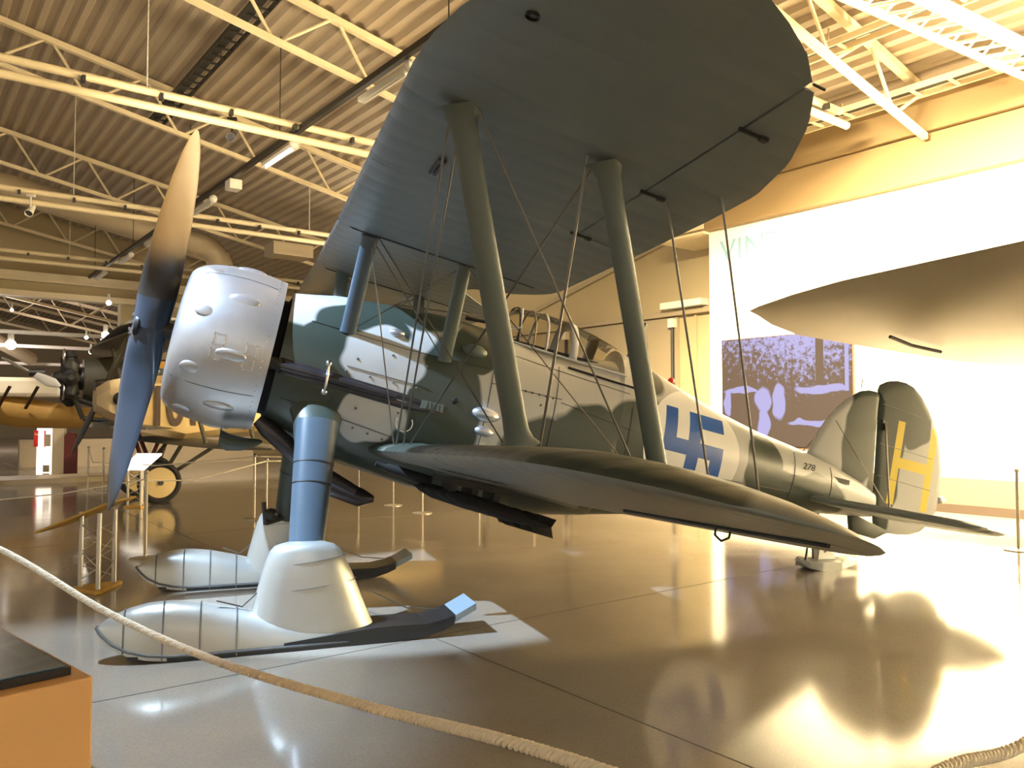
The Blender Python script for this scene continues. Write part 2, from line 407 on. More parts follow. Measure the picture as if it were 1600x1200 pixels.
# soffit box where the bright wall ends
struct('trim_14', wallbox(14.3, 15.7, s_end, s_end+1.4, 5.75, 6.0), M['cream'], smooth=False)

# far end wall with opening into the next hall
def endwall(e0, e1, z0, z1, name, m=None, s0=35.4):
    mb = MB(); mb.prism([H(e0,s0,z0), H(e1,s0,z0), H(e1,s0+.5,z0), H(e0,s0+.5,z0)], (0,0,z1-z0)); return struct(name, mb, m or M['wallc'], smooth=False)
mb = MB(); mb.prism([H(7.25,35.4,0), H(15.9,35.4,0), H(15.9,35.4,roofz(15.9)+.1), H(7.25,35.4,roofz(7.25)+.1)], D*.5); struct('wall_back', mb, M['wallc'], smooth=False)
mb = MB(); mb.prism([H(-16,35.4,6.2), H(7.25,35.4,6.2), H(7.25,35.4,roofz(7.25)+.1), H(-5,35.4,roofz(-5)+.1), H(-16,35.4,roofz(-16)+.1)], D*.5); struct('wall_back_header', mb, M['wallc'], smooth=False)
mb = MB(); mb.box(H(-.4, 35.2, 6.95), (31.5, .3, .35), E, D); struct('trim_15', mb, M['cream'], smooth=False)
mb = MB(); mb.box(H(-.4, 35.25, 6.3), (31.5, .25, .22), E, D); struct('trim_16', mb, M['cream'], smooth=False)
mb = MB(); mb.box(H(-8, 74.5, 5), (50, .3, 11), E, D); struct('wall_far_hall', mb, M['beige'], smooth=False)
mb = MB(); mb.box(H(15.9, 55, 4), (.3, 39, 9), E, D); struct('wall_far_hall_right', mb, M['beige'], smooth=False)

# ------------------------------------------------------------------ roof trusses
TG = 'sloping lattice roof trusses'
def truss(s0, e0, e1, label, dep=.92, drop=.12, step=1.9, r=.075):
    root = empty('roof_truss', H(e0, s0, roofz(e0)))
    tag(root, label, 'roof truss', TG)
    for nm, off, rr in (('top_chord', drop, r), ('bottom_chord', drop+dep, r*.8)):
        mb = MB(); mb.box((H(e0,s0,roofz(e0)-off)+H(e1,s0,roofz(e1)-off))/2, ((H(e1,s0,roofz(e1))-H(e0,s0,roofz(e0))).length, rr*1.7, rr*1.7), H(e1,s0,roofz(e1))-H(e0,s0,roofz(e0)), D, None)
        world_child(mb.build(nm, M['cream'], smooth=False), root)
    e = e0+.4; k = 0
    while e+step/2 < e1:
        for q0, q1, o0, o1 in ((e, e+step*.36, drop, drop+dep), (e+step*.42, e+step*.95, drop+dep, drop)):
            mb = MB(); mb.tube([H(q0, s0, roofz(q0)-o0), H(q1, s0, roofz(q1)-o1)], .032, 6); world_child(mb.build('web_bar', M['cream']), root)
        e += step
    return root
truss(6.6, -3.2, 14.2, 'lattice roof truss passing above and behind the big upper wing', dep=.8)
truss(13.4, -3.6, 14.2, 'lattice roof truss crossing the top centre, left of the upper wing')
truss(19.25, -3.6, 14.2, 'lattice roof truss behind the long cream rail above the propeller')
truss(26.3, -3.6, 14.2, 'dimmer lattice roof truss farther back, level with the propeller tip')
truss(33.9, -3.6, 14.2, 'farthest lattice truss, close in front of the back wall')
# next hall trusses
for i, s0 in enumerate((40, 45.5, 51, 57)):
    truss(s0, -4.0, 12.5, 'pinkish truss in the next hall, %s through the wide opening' % ('nearest', 'second seen', 'third seen', 'deepest seen')[i], dep=1.3, drop=.6, step=2.6, r=.1)

# double tube rails hung level below the roof
def rail(e0, e1, s0, z, label, wires, dbl=True):
    root = empty('suspended_rail', H(e0, s0, z)); tag(root, label, 'rail', 'level cream rails hung under the roof')
    for j in range(2 if dbl else 1):
        mb = MB(); mb.tube([H(e0, s0-.12*j, z-.29*j), H(e1, s0-.12*j, z-.29*j)], .068, 10); world_child(mb.build('rail_tube', M['cream']), root)
    e = e0+.5
    while e < e1:
        mb = MB(); mb.box(H(e, s0-.09, z-.08), (.05,.12,.1), E, D); world_child(mb.build('rail_clamp', M['dark'], smooth=False), root); e += 1.15
    for e in wires:
        mb = MB(); mb.tube([H(e, s0, z+.05), H(e, s0, roofz(e)-.02)], .011, 5); world_child(mb.build('hanger_wire', M['lampw']), root)
    return root
rail(-4, 13.2, 14.0, 7.0, 'bright double tube rail crossing left of the upper wing', (3.2,), True)
rail(-4, 13.2, 22.0, 7.0, 'cream double tube rail ending behind the propeller and wing edge', (3.4, 9.5), True)
rail(-4, 13.2, 30.3, 7.0, 'low faint cream rail in front of the back wall', (4.6, 8.2), True)
rail(-4, 13.2, 7.6, 7.05, 'cream double rail at the top edge of the picture', (), True)
# white box beams at top right
root = empty('lighting_truss', (7.92, 12.25, 7.0)); tag(root, 'white lighting truss crossing the ceiling at the top right corner', 'lighting truss')
for p, q in (((3.2,9.3,6.9),(8.2,12.43,6.9)), ((3.6,9.0,6.9),(8.5,12.07,6.9)), ((3.4,9.15,7.25),(8.3,12.24,7.25))):
    mb = MB(); mb.tube([p, q], .055, 8); world_child(mb.build('truss_tube', M['wallw']), root)
for i in range(15):
    t = i/15; p = V((3.2,9.3,6.9)).lerp(V((8.2,12.43,6.9)), t); q = V((3.6,9.0,6.9)).lerp(V((8.5,12.07,6.9)), t+.03); w = V((3.4,9.15,7.25)).lerp(V((8.3,12.24,7.25)), t+.03)
    mb = MB(); mb.tube([p, q], .025, 6); mb.tube([q, w], .02, 6); mb.tube([w, p], .02, 6); world_child(mb.build('cross_brace', M['wallw']), root)

# cable ladders running along the hall
def ladder(e0, z, s0, s1, label, w=.32, m='cream', pitch=.5):
    root = empty('cable_ladder', H(e0, s0, z)); tag(root, label, 'cable ladder')
    for sg in (-1, 1):
        mb = MB(); mb.box(H(e0+sg*w/2, (s0+s1)/2, z), (.03, s1-s0, .1), E, D); world_child(mb.build('side_rail', M[m], smooth=False), root)
    s = s0+.2
    while s < s1-.1:
        mb = MB(); mb.box(H(e0, s, z-.02), (w-.03, .05, .03), E, D); s += pitch
        world_child(mb.build('rung', M[m], smooth=False), root)
    mb = MB(); mb.box(H(e0-.05, (s0+s1)/2, z+.02), (w*.45, s1-s0, .03), E, D); world_child(mb.build('cables', M['dark'], smooth=False), root)
    for s in (s0+1, (s0+s1)/2, s1-1):
        mb = MB(); mb.tube([H(e0+w/2, s, z), H(e0+w/2, s, roofz(e0))], .012, 5); world_child(mb.build('hanger_rod', M[m]), root)
ladder(13.75, 7.2, 2.0, 14, 'cream cable ladder running just above the wall fascia on the right', .45, pitch=.62)
ladder(11.7, 7.5, 2.0, 12, 'cable ladder with dark slots in the ceiling right of the wing tip', .3, 'cream', .9)
ladder(5.0, 8.9, 12, 21, 'dark cable ladder high under the roof above the propeller', .34, 'dark', .4)

# lighting track with luminaires
track = empty('lighting_track', H(5.8, 10, 6.95)); tag(track, 'dark lighting track running away diagonally left of the upper wing', 'lighting track')
mb = MB(); mb.box(H(5.85, 20.5, 6.95), (.09, 27, .10), E, D); world_child(mb.build('track_channel', M['dark'], smooth=False), track)
for s in (9, 15, 21, 27, 33):
    mb = MB(); mb.tube([H(5.85, s, 6.95), H(5.85, s, roofz(5.85))], .01, 5); world_child(mb.build('hanger_rod', M['dark']), track)
LL = ['nearest fluorescent lamp under the diagonal track, beside the wing edge', 'lit fluorescent lamp under the track at the second truss', 'dull fluorescent lamp under the track, beyond the lit one',
      'fluorescent lamp on the track just behind the propeller', 'fluorescent lamp on the track at the low back rail', 'last fluorescent lamp at the far end of the track']
for i, (s, lit) in enumerate(((11.0,0),(15.3,1),(20.2,0),(25.0,0),(28.5,0),(32.5,0))):
    root = empty('fluorescent_lamp', H(5.95, s, 6.8)); tag(root, LL[i], 'lamp', 'lamps on the diagonal track')
    mb = MB(); mb.box(H(5.95, s, 6.80), (.14, 1.5, .07), E, D); world_child(mb.build('housing', M['lampw'], smooth=False), root)
    mb = MB(); mb.tube([H(5.95, s-.68, 6.74), H(5.95, s+.68, 6.74)], .02, 8); world_child(mb.build('lamp_tube', M['tube'] if lit else M['lampw']), root)
    mb = MB(); mb.ball(H(5.95, s-.8, 6.83), .1, 8, 6); world_child(mb.build('end_cap', M['lampw']), root)
mb = MB(); mb.box(H(5.9, 17.8, 6.78), (.28,.34,.22), E, D); tag(mb.build('junction_box', M['lampw'], smooth=False, bevel=.02), 'small white box on the track between two lamps', 'box')

# round duct following the roof and turning down
dz = lambda e: 9.05-.194*e
pts = [H(-3.4, 28.2, dz(-3.4)), H(2.4, 28.2, dz(2.4)), H(8.0, 27.9, dz(8.0))]
for k in range(1, 7):
    a = k/6*pi/2; pts.append(H(8.0+.9*sin(a), 27.9, dz(8.0)-.9*(1-cos(a))))
pts.append(H(8.9, 27.9, 5.6))
mb = MB(); mb.tube(pts, .38, 20); tag(mb.build('ventilation_duct', M['duct']), 'round beige ventilation duct under the roof, bending down behind the engine cowl', 'duct')
mb = MB(); mb.box(H(9.9, 24.5, 6.9), (1.3,.8,.4), E, D); tag(mb.build('ceiling_unit', M['beige'], smooth=False), 'flat beige box unit seen just above the cowl', 'unit')

# spotlights on rails
def spot_fixture(p, aim, label, m='dark', sc=1., lit=False):
    root = empty('spotlight', p); tag(root, label, 'spotlight')
    p = V(p); d = (V(aim)-p).normalized(); sd = d.orthogonal().normalized(); u = d.cross(sd)
    mb = MB(); mb.lathe([(-.16,.0001),(-.16,.05),(-.05,.06),(.08,.075),(.12,.08),(.12,.07),(.09,.068)], p, d, 16) if sc == 1 else mb.lathe([(-.16*sc,.0001),(-.16*sc,.05*sc),(.08*sc,.075*sc),(.12*sc,.08*sc),(.12*sc,.07*sc)], p, d, 16)
    world_child(mb.build('lamp_body', M[m]), root)
    mb = MB(); mb.lathe([(.085*sc,.0001),(.085*sc,.068*sc)], p, d, 16); world_child(mb.build('lens', M['hotlamp'] if lit else M['glassd']), root)
    mb = MB(); mb.tube([p, p+UP*.28*sc], .018*sc, 6); mb.box(p+UP*.3*sc, (.16*sc,.06*sc,.05*sc)); world_child(mb.build('bracket', M[m], smooth=False), root)
M['glassd'] = mat('unlit lens', (.05,.05,.06), .1)
spot_fixture(H(4.6, 14.0, 6.55), (-4, 6, 2), 'black spotlight hanging from the bright rail above the propeller tip')
spot_fixture((-9.6, 15.9, 5.75), (-9, 12, 2), 'small white spotlight at the left edge above the rail', 'lampw', 1.)

# lamps in the next hall
for i, (u, sz) in enumerate((((-15.5,30.6,4.75), .14), ((-17.5,33.0,4.9), .07), ((-17.3,33,4.3), .08), ((-15.1,30.0,5.9), .09), ((-20.6,33.0,4.6), .2), ((-20.9, 33.5, 6.1), .06))):
    root = empty('hall_lamp', u); tag(root, ('brightest round lamp in the opening, beside a glowing white box', 'small round lamp below the pink duct in the opening', 'round lamp low in the opening above the dark wing', 'twin lamp just under the header of the opening', 'glaring lamp at the left picture edge in the opening', 'tiny lamp at the left end under the header')[i], 'lamp', 'lit lamps in the next hall')
    mb = MB(); mb.ball(u, sz, 12, 8); world_child(mb.build('bulb', M['hotlamp']), root)
    mb = MB(); mb.tube([V(u)+UP*sz*.8, V(u)+UP*(sz+.25)], sz*.6, 8); world_child(mb.build('cap', M['lampw']), root)
mb = MB(); mb.box((-15.25, 30.6, 4.42), (.75,.25,.33), E, D); tag(mb.build('light_box', M['litwhite'], smooth=False), 'glowing white rectangular light box below the brightest lamp', 'light box')
mb = MB(); mb.tube([H(-3, 41, 6.2), H(2.2, 46, 6.3), H(6, 51, 4.8)], .35, 14); tag(mb.build('pink_duct', M['duct']), 'fat pinkish duct slanting across the opening to the next hall', 'duct')
for i,(s,z) in enumerate(((40.5,5.3),(47,5.2),(52,4.6))):
    mb = MB(); mb.tube([H(-8, s, z), H(9, s, z)], .09, 8); tag(mb.build('hall_pipe', M['lampw']), ('upper','middle','lowest')[i]+' pale level pipe crossing the opening to the next hall', 'pipe', 'level pipes in the next hall')

# ------------------------------------------------------------------ projected photograph and lettering on the bright wall
rt = empty('projection_screen', H(14.44, 8.15, .98), atan2(-D.y, -D.x)); tag(rt, 'projected brown and lilac archive photograph on the bright wall, left of the tail fin', 'projection')
mb = MB(); mb.box((-1.48, 0, 1.14), (3.06, .04, 2.32)); o = mb.build('screen_frame', M['brown'], rt, smooth=False)
mb = MB(); mb.prism([(0,0,0),(3.0,0,0),(3.0,0,2.26),(0,0,2.26)], (0,.02,0)); o = mb.build('screen', M['picture'], rt, smooth=False); o.location = (-2.98, -.05, .02)
rt.location = H(14.44, 8.16, 1.02)
lt = text_mesh('VINTERKRIGET', .66, H(14.49, 11.25, 5.08), (pi/2, 0, atan2(-D.y, -D.x)), M['lettering'], 'wall_lettering', sx=1.1)
tag(lt, 'pale blue painted letters along the top of the bright wall', 'lettering')

# ------------------------------------------------------------------ THE BIPLANE
AC = empty('biplane_fighter', (-2.9769, 6.6449, 0), YAW); AC['is_root'] = 1
tag(AC, 'camouflaged biplane fighter on skis, blue and white roundel and yellow letter H', 'aircraft')
def part(name, mb, m, par=None, **k):
    o = mb.build(name, M[m] if isinstance(m, str) else m, AC, body=True, **k)
    if par:   # sub-part: same frame as its part
        o.parent = par; o.rotation_euler = (0,0,0); o.location = (0,0,0)
    return o
def gpart(name, mb, m, par=None, **k):
    o = mb.build(name, M[m] if isinstance(m, str) else m, AC, ground=True, **k)
    if par: o.parent = par
    return o

def interp(T, x):
    if x <= T[0][0]: return T[0][1:]
    for a, b in zip(T, T[1:]):
        if x <= b[0]:
            t = (x-a[0])/(b[0]-a[0]); t2 = t
            return tuple(p+(q-p)*t2 for p, q in zip(a[1:], b[1:]))
    return T[-1][1:]
# fuselage: x, top, bottom, half width, squareness
FS = [(1.02,.575,-.60,.585,2.0),(1.2,.61,-.66,.60,2.05),(1.4,.655,-.72,.61,2.1),(1.8,.69,-.79,.615,2.25),(2.4,.73,-.86,.60,2.4),(2.8,.715,-.885,.575,2.5),(3.2,.66,-.90,.545,2.5),(3.6,.66,-.885,.51,2.5),
      (4.1,.74,-.80,.465,2.4),(4.14,.86,-.79,.46,2.1),(4.5,.785,-.72,.425,2.0),(5.0,.64,-.60,.385,2.0),(5.4,.535,-.51,.35,2.0),(5.9,.44,-.42,.30,2.0),(6.4,.38,-.335,.25,2.0),(6.9,.30,-.26,.19,2.0),(7.4,.18,-.2,.11,2.0),(7.6,.10,-.17,.06,2.0)]
def fsec(x): return interp(FS, x)
def fring(x, k=1., n=44):
    t, b, w, sq = fsec(x); zc = (t+b)/2; h = (t-b)/2; R = []
    for j in range(n):
        a = 2*pi*j/n; ca, sa = cos(a), sin(a)
        R.append(V((x, math.copysign(abs(ca)**(2/sq), ca)*w*k, zc+math.copysign(abs(sa)**(2/sq), sa)*h*k)))
    return R
def fside(x, z, off=0.):
    """port-side surface point of the fuselage at station x and height z"""
    t, b, w, sq = fsec(x); zc = (t+b)/2; h = (t-b)/2; q = max(0, 1-abs((z-zc)/h)**sq)
    return V((x, w*q**(1/sq)+off, z))
mb = MB(); xs = []
x = 1.02
while x < 7.6:
    xs.append(x); x += .06
xs += [4.1, 4.14, 7.6]; xs = sorted(xs)
mb.loft([fring(x) for x in xs]); fus = part('fuselage', mb, 'fuselage')
# panel lines, rivets and fasteners
def sline(name, pts, w=.006, m='dark', off=.003):
    mb = MB(); P = []
    for (x0, z0), (x1, z1) in zip(pts, pts[1:]):
        n = max(2, int(abs(x1-x0)/.08)+int(abs(z1-z0)/.08)+1)
        for i in range(n): P.append(fside(x0+(x1-x0)*i/n, z0+(z1-z0)*i/n, off))
    P.append(fside(*pts[-1], off)); mb.tube(P, w/2, 5); return part(name, mb, m, fus)
for pts in ([(1.2,.32),(2.0,.28),(2.75,.3)], [(1.48,.62),(1.46,.28)], [(1.55,.02),(2.25,.0)], [(1.5,-.25),(1.38,-.6)], [(2.8,.4),(2.8,-.5)], [(3.45,.5),(3.43,-.5)], [(2.8,.18),(3.5,.2)], [(3.5,.17),(4.3,.08)],
            [(4.25,.3),(4.25,-.5)], [(2.75,.5),(4.2,.42)], [(1.1,-.35),(2.5,-.52)], [(4.4,-.2),(6.3,-.12)], [(6.32,.3),(6.3,-.2)], [(6.85,.24),(6.85,-.18)]):
    sline('panel_line', pts)
mb = MB()
for x, z in [(1.2+i*.13, -.38-.02*i) for i in range(10)]+[(1.55+i*.2, -.02) for i in range(4)]+[(1.5,.5),(1.5,.42),(1.62,.1),(1.7,-.3),(2.05,-.26),(1.9,.2),(2.2,.18),(3.0,.36),(3.3,.1)]+[(2.85+i*.07,.19) for i in range(9)]:
    p = fside(x, z); mb.ball(p, .011, 8, 4)
tag(part('fasteners', mb, 'seam', fus), kind='stuff')
mb = MB(); mb.lathe([(0,.075),(.012,.075),(.012,.066),(0,.066)], fside(2.12,-.33,-.006), (0,1,0), 28); part('inspection_ring', mb, 'steel', fus)
mb = MB(); mb.ball(fside(2.50,-.05,-.006), (.032,.016,.032), 14, 8); part('port_hole', mb, 'black', fus)
# teardrop blisters
for x, z, a in ((2.80,-.10,.13),(2.82,-.245,.09),(1.9,.40,.07)):
    mb = MB(); p = fside(x, z); mb.ball(p, (a, .06 if a > .1 else .045, a*.48), 20, 12); part('blister', mb, 'silver' , fus)
mb = MB(); mb.ball(fside(2.6,.42), (.12,.05,.06), 16, 8); part('blister', mb, 'strut', fus)
# gun trough with blast tube
mb = MB(); R = []
for i in range(19):
    x = 1.03+i*.075; z = -.10-.004*i; h = .062 if i < 15 else .062-.01*(i-14)
    a = [fside(x, z+h, .006), fside(x, z+h*.5, .002), fside(x, z, -.002), fside(x, z-h*.5, .002), fside(x, z-h, .006)]
    R.append(a)
mb.loft(R, closed=False); trough = part('gun_trough', mb, 'exhaust', solid=.004)
mb = MB(); mb.tube([fside(1.0, -.10, .012), fside(1.45, -.115, .014), fside(2.0, -.14, .012)], [.035,.04,.03], 14); part('blast_tube', mb, 'exhaust', trough)
mb = MB(); mb.tube([fside(1.40, .0, .045), fside(1.41, -.1, .075), fside(1.42, -.23, .045)], .014, 8); mb.ball(fside(1.40,.0,.03), .028); mb.ball(fside(1.42,-.23,.03), .03); part('trough_bracket', mb, 'steel', trough)
mb = MB(); mb.tube([fside(0.72, -.085, -.02), fside(1.05, -.10, .0)], .05, 12); part('gun_muzzle', mb, 'black', trough)
mb = MB(); mb.box(fside(2.32,-.14,.004), (.2,.02,.07)); 
for i in range(5): mb.box(fside(2.26+i*.035,-.14,.014), (.012,.012,.06))
part('case_chute', mb, 'strut', trough, smooth=False)
# firewall gap
mb = MB(); mb.lathe([(.62,.25),(.62,.5),(1.0,.5),(1.03,.56),(1.04,.2)], (0,0,-.005), n=40); part('firewall', mb, 'black')

# engine cowl
mb = MB()
mb.lathe([(.30,.50),(.235,.505),(.205,.525),(.205,.55),(.235,.59),(.29,.625),(.37,.655),(.5,.675),(.66,.682),(.8,.672),(.955,.648),(.955,.638),(.8,.655),(.5,.655),(.3,.56)], (0,0,-.005), n=96)
cowl = part('engine_cowl', mb, 'silver')
def cowl_pt(x, a, off=0):
    r = interp([(.2,.53),(.235,.59),(.29,.625),(.37,.655),(.5,.675),(.66,.682),(.8,.672),(.955,.648)], x)[0]+off
    return V((x, r*cos(a), -.005+r*sin(a)))
for i in range(9):
    a = pi/2 + 2*pi*i/9 + .1
    for x, l in ((.40,.085),(.66,.12)):
        p = cowl_pt(x, a + (.0 if x < .5 else .25), -.006); u = V((0, cos(a), sin(a))); t = V((0, -sin(a), cos(a)))
        mb = MB(); mb.ball(p, (l, .05, .018), 20, 12, (V((1,0,0)), t, u)); part('rocker_blister', mb, 'silver', cowl)
def cline(pts, r=.003, m='seam', name='cowl_seam'):
    mb = MB(); mb.tube([cowl_pt(x, a, .001) for x, a in pts], r, 5); part(name, mb, m, cowl)
for a0 in (.9, 2.2, -.62, 3.5, 4.6):
    cline([(x/100, a0) for x in range(25, 96, 8)])
mb = MB()
for x in (.90,):
    for k in range(80): mb.ball(cowl_pt(x, 2*pi*k/80, 0), .005, 6, 4)
for cx_, ca in ((.55,-.02),(.55,-.2),(.80,-.06),(.80,-.24)):
    for k in range(6):
        for q in (-1, 1):
            mb.ball(cowl_pt(cx_-.04+.016*k, ca+q*.06), .0055, 5, 3); mb.ball(cowl_pt(cx_+q*.04, ca-.06+.024*k), .0055, 5, 3)
tag(part('rivets', mb, 'steel', cowl), kind='stuff')
# square access panels outlined with rivets
# engine inside
mb = MB(); mb.lathe([(.22,.0001),(.24,.14),(.34,.2),(.6,.26)], n=24); eng = part('engine', mb, 'dark')
for i in range(9):
    a = 2*pi*i/9+.1; u = V((0, cos(a), sin(a)))
    mb = MB()
    mb.lathe([(.18,.075)]+[(.2+.02*k, .085 if k % 2 else .07) for k in range(18)]+[(.57,.06),(.57,.0001)], (.48,0,0), u, 14); part('cylinder', mb, 'dark', eng)
# intake scoop under cowl and exhaust along belly
mb = MB(); prof = [(.72,-.70,.10,.03),(.73,-.77,.11,.065),(.80,-.79,.11,.07),(.92,-.78,.09,.055),(1.02,-.745,.05,.03),(1.06,-.73,.02,.01)]
mb.loft([[V((x, .28+w*cos(2*pi*j/16), z+h*sin(2*pi*j/16))) for j in range(16)] for x, z, w, h in prof]); part('carburettor_scoop', mb, 'green')
mb = MB(); mb.tube([(.98,.30,-.56),(1.08,.30,-.62),(1.3,.30,-.74),(1.5,.30,-.86),(1.9,.26,-.98)], [.05,.075,.08,.075,.05], 16); part('exhaust_pipe', mb, 'exhaust')
mb = MB(); mb.tube([(1.55,.0,-.9),(1.72,.0,-.99),(2.0,.0,-1.04),(2.12,.0,-1.03)], [.03,.09,.085,.03], 14); part('belly_pipe', mb, 'exhaust')

# propeller
PH = .262
pr = MB(); NS = 26
def blade(sg, r0, r1, mbx):
    rings = []
    u = V((0, sg*sin(PH), sg*cos(PH))); t = V((0, sg*cos(PH), -sg*sin(PH)))
    for i in range(NS+1):
        r = r0+(r1-r0)*i/NS; q = r/1.64
        ch = interp([(0,.28),(.1,.29),(.2,.31),(.35,.32),(.55,.31),(.75,.27),(.9,.19),(.97,.11),(1,.03)], q)[0]
        th = interp([(0,.2),(.1,.19),(.2,.12),(.4,.06),(.7,.03),(1,.01)], q)[0]
        pit = radians(interp([(0,82),(.1,80),(.2,70),(.4,56),(.6,47),(.8,40),(1,32)], q)[0])
        a = V((1,0,0))*sin(pit) - t*cos(pit); b = V((1,0,0))*cos(pit) + t*sin(pit)
        c0 = u*r + a*(-.02)
        rings.append([c0 + a*(cos(2*pi*j/16)*ch/2) + b*(sin(2*pi*j/16)*th/2) for j in range(16)])
    mbx.loft(rings)
blade(1, .0, 1.64, pr); blade(-1, .0, 1.64, pr); prop = part('propeller', pr, 'prop')
prop.data.materials.append(mat('black propeller blade face', (.045,.038,.032), .38))
nring = 16
for bi in range(2):
    base = bi*(NS*nring+2)
    for i in range(NS):
        for j in range(nring):
            if j < 8 and i*1.64/NS > .25: prop.data.polygons[base+i*nring+j].material_index = 1

mb = MB(); mb.lathe([(-.13,.0001),(-.13,.10),(-.11,.11),(-.10,.11),(-.10,.07),(.14,.07),(.24,.09)], n=24); hub = part('propeller_hub', mb, 'dark', prop)
mb = MB()
for k in range(8):
    a = 2*pi*k/8; mb.tube([(-.165, .085*cos(a), .085*sin(a)), (-.10, .085*cos(a), .085*sin(a))], .014, 6)
part('hub_bolts', mb, 'steel', prop)

# --- wings
def airfoil(n=14, t=.115):
    up = []; lo = []
    for i in range(n+1):
        s = (1-cos(pi*i/n))/2
        yt = t*5*(.2969*sqrt(s)-.126*s-.3516*s*s+.2843*s**3-.1015*s**4)
        cam = .035*(1-(2*s-.9)**2) if s > 0 else 0
        cam = max(cam, 0)*(1 if s > .0 else 0)*min(1, s*6)
        up.append((s, cam+yt)); lo.append((s, cam*.6-yt*.62))
    return up, lo
UPA, LOA = airfoil()
def wsec(y, xl, xt, z, tw, c0=0., c1=1., t=1., chref=None):
    """closed ring of one wing section between chord fractions c0..c1 of the full section xl..xt"""
    ch = xt-xl; L = []
    up = [(s, h) for s, h in UPA if c0-1e-6 <= s <= c1+1e-6]; lo = [(s, h) for s, h in LOA if c0-1e-6 <= s <= c1+1e-6]
    def at(T, s): return interp(T, s)[0]
    def fill(T):
        q = [(c0, at(T, c0))]+[(s, h) for s, h in T if c0 < s < c1]+[(c1, at(T, c1))]; return q
    NN = 14; ss = [c0+(c1-c0)*(1-cos(pi*i/NN))/2 for i in range(NN+1)]
    U = [(s, at(UPA, s)) for s in ss]; Lw = [(s, at(LOA, s)) for s in ss]
    for s, h in U: L.append(V((xl+ch*s, y, z-tw*ch*s+h*ch*t)))
    for s, h in Lw[::-1][(1 if c1 >= 1 else 0):(-1 if c0 <= 0 else None)]: L.append(V((xl+ch*s, y, z-tw*ch*s+h*ch*t)))
    return L
UW_LE = [(0,1.18),(3.55,1.185),(3.85,1.21),(4.1,1.26),(4.3,1.33),(4.5,1.43),(4.65,1.54),(4.78,1.67),(4.87,1.82),(4.92,1.98),(4.94,2.1)]
UW_TE = [(0,2.52),(.13,2.56),(.3,2.70),(.45,2.85),(.7,2.99),(.98,3.07),(2.4,3.095),(3.2,3.10),(3.66,3.085),(4.05,2.985),(4.37,2.83),(4.58,2.68),(4.75,2.50),(4.85,2.33),(4.91,2.2),(4.94,2.13)]
def stations(y0, y1, tipd=.06, base=.25, extra=()):
    ys = []; y = y0
    while y < y1-1e-4:
        ys.append(y); y += base if y < 3.4 else tipd
    ys.append(y1)
    return sorted(set([round(q, 4) for q in ys+[e for e in extra if y0 < e < y1]]))
def wing(name, LE, TE, z0, dih, ydih, tw, tmul, ym, sgn, hinge, ya, yb, mat_, rootx=0, alabel=None):
    zf = lambda y: z0+dih*max(0, y-ydih)
    sec = []
    def S(y, c0=0., c1=1.):
        xl = interp(LE, y)[0]; xt = interp(TE, y)[0]
        return wsec(sgn*y, xl, max(xt, xl+.03), zf(y)-tw*(xl-LE[0][1]), tw, c0, c1, tmul)
    ys = stations(rootx, ym, .05, .15, (ya, ya+.001, yb, yb+.001, .13, .3, .45, .6, .8, .9))
    mb = MB(); rings = []
    for y in ys:
        xl = interp(LE, y)[0]; xt = interp(TE, y)[0]
        c1 = (hinge-.012-xl)/(xt-xl) if ya < y < yb+.0005 else 1.0
        r = S(y, 0., min(c1, .9999)); rings.append(r)
    mb.loft(rings)
    w = part(name, mb, mat_)
    mb = MB(); rings = []
    y = ya+.012
    while y < yb:
        xl = interp(LE, y)[0]; xt = interp(TE, y)[0]; rings.append(S(y, (hinge-xl)/(xt-xl), .9999)); y += .08
    mb.loft(rings); al = part('aileron', mb, mat_, w)
    return w, al, S, zf
UZ = 1.10; UDI = .052
uwP, ual, US, uzf = wing('upper_wing_port', UW_LE, UW_TE, UZ, UDI, .9, .047, .95, 4.94, 1, 2.64, 2.32, 4.62, 'wing')
uwS, _, _, _ = wing('upper_wing_starboard', UW_LE, UW_TE, UZ, UDI, .9, .047, .95, 4.94, -1, 2.64, 2.32, 4.62, 'wing')
LW_LE = [(0,1.96),(3.4,1.97),(3.8,2.0),(4.1,2.07),(4.35,2.18),(4.55,2.34),(4.68,2.5),(4.78,2.7),(4.83,2.88),(4.85,3.0)]
LW_TE = [(0,3.82),(3.5,3.86),(3.9,3.82),(4.2,3.70),(4.42,3.55),(4.6,3.4),(4.75,3.22),(4.83,3.1),(4.85,3.03)]
lwP, lal, LS, lzf = wing('lower_wing_port', LW_LE, LW_TE, -.60, .030, .5, .055, 1.0, 4.85, 1, 3.38, 2.4, 4.35, 'wing', .3)
lwS, _, _, _ = wing('lower_wing_starboard', LW_LE, LW_TE, -.60, .030, .5, .055, 1.0, 4.85, -1, 3.38, 2.4, 4.35, 'wing', .3)
def under(y, x, LE, TE, zf, tw, off=0.):
    xl = interp(LE, y)[0]; xt = interp(TE, y)[0]; ch = xt-xl; s = (x-xl)/ch
    return V((x, y, zf(y)-tw*(x-LE[0][1])+interp(LOA, s)[0]*ch+off))
def over(y, x, LE, TE, zf, tw, off=0.):
    xl = interp(LE, y)[0]; xt = interp(TE, y)[0]; ch = xt-xl; s = (x-xl)/ch
    return V((x, y, zf(y)-tw*(x-LE[0][1])+interp(UPA, s)[0]*ch+off))
UU = lambda y, x, off=0.: under(y, x, UW_LE, UW_TE, uzf, .047, off)
LU = lambda y, x, off=0.: under(y, x, LW_LE, LW_TE, lzf, .055, off)
LO = lambda y, x, off=0.: over(y, x, LW_LE, LW_TE, lzf, .055, off)
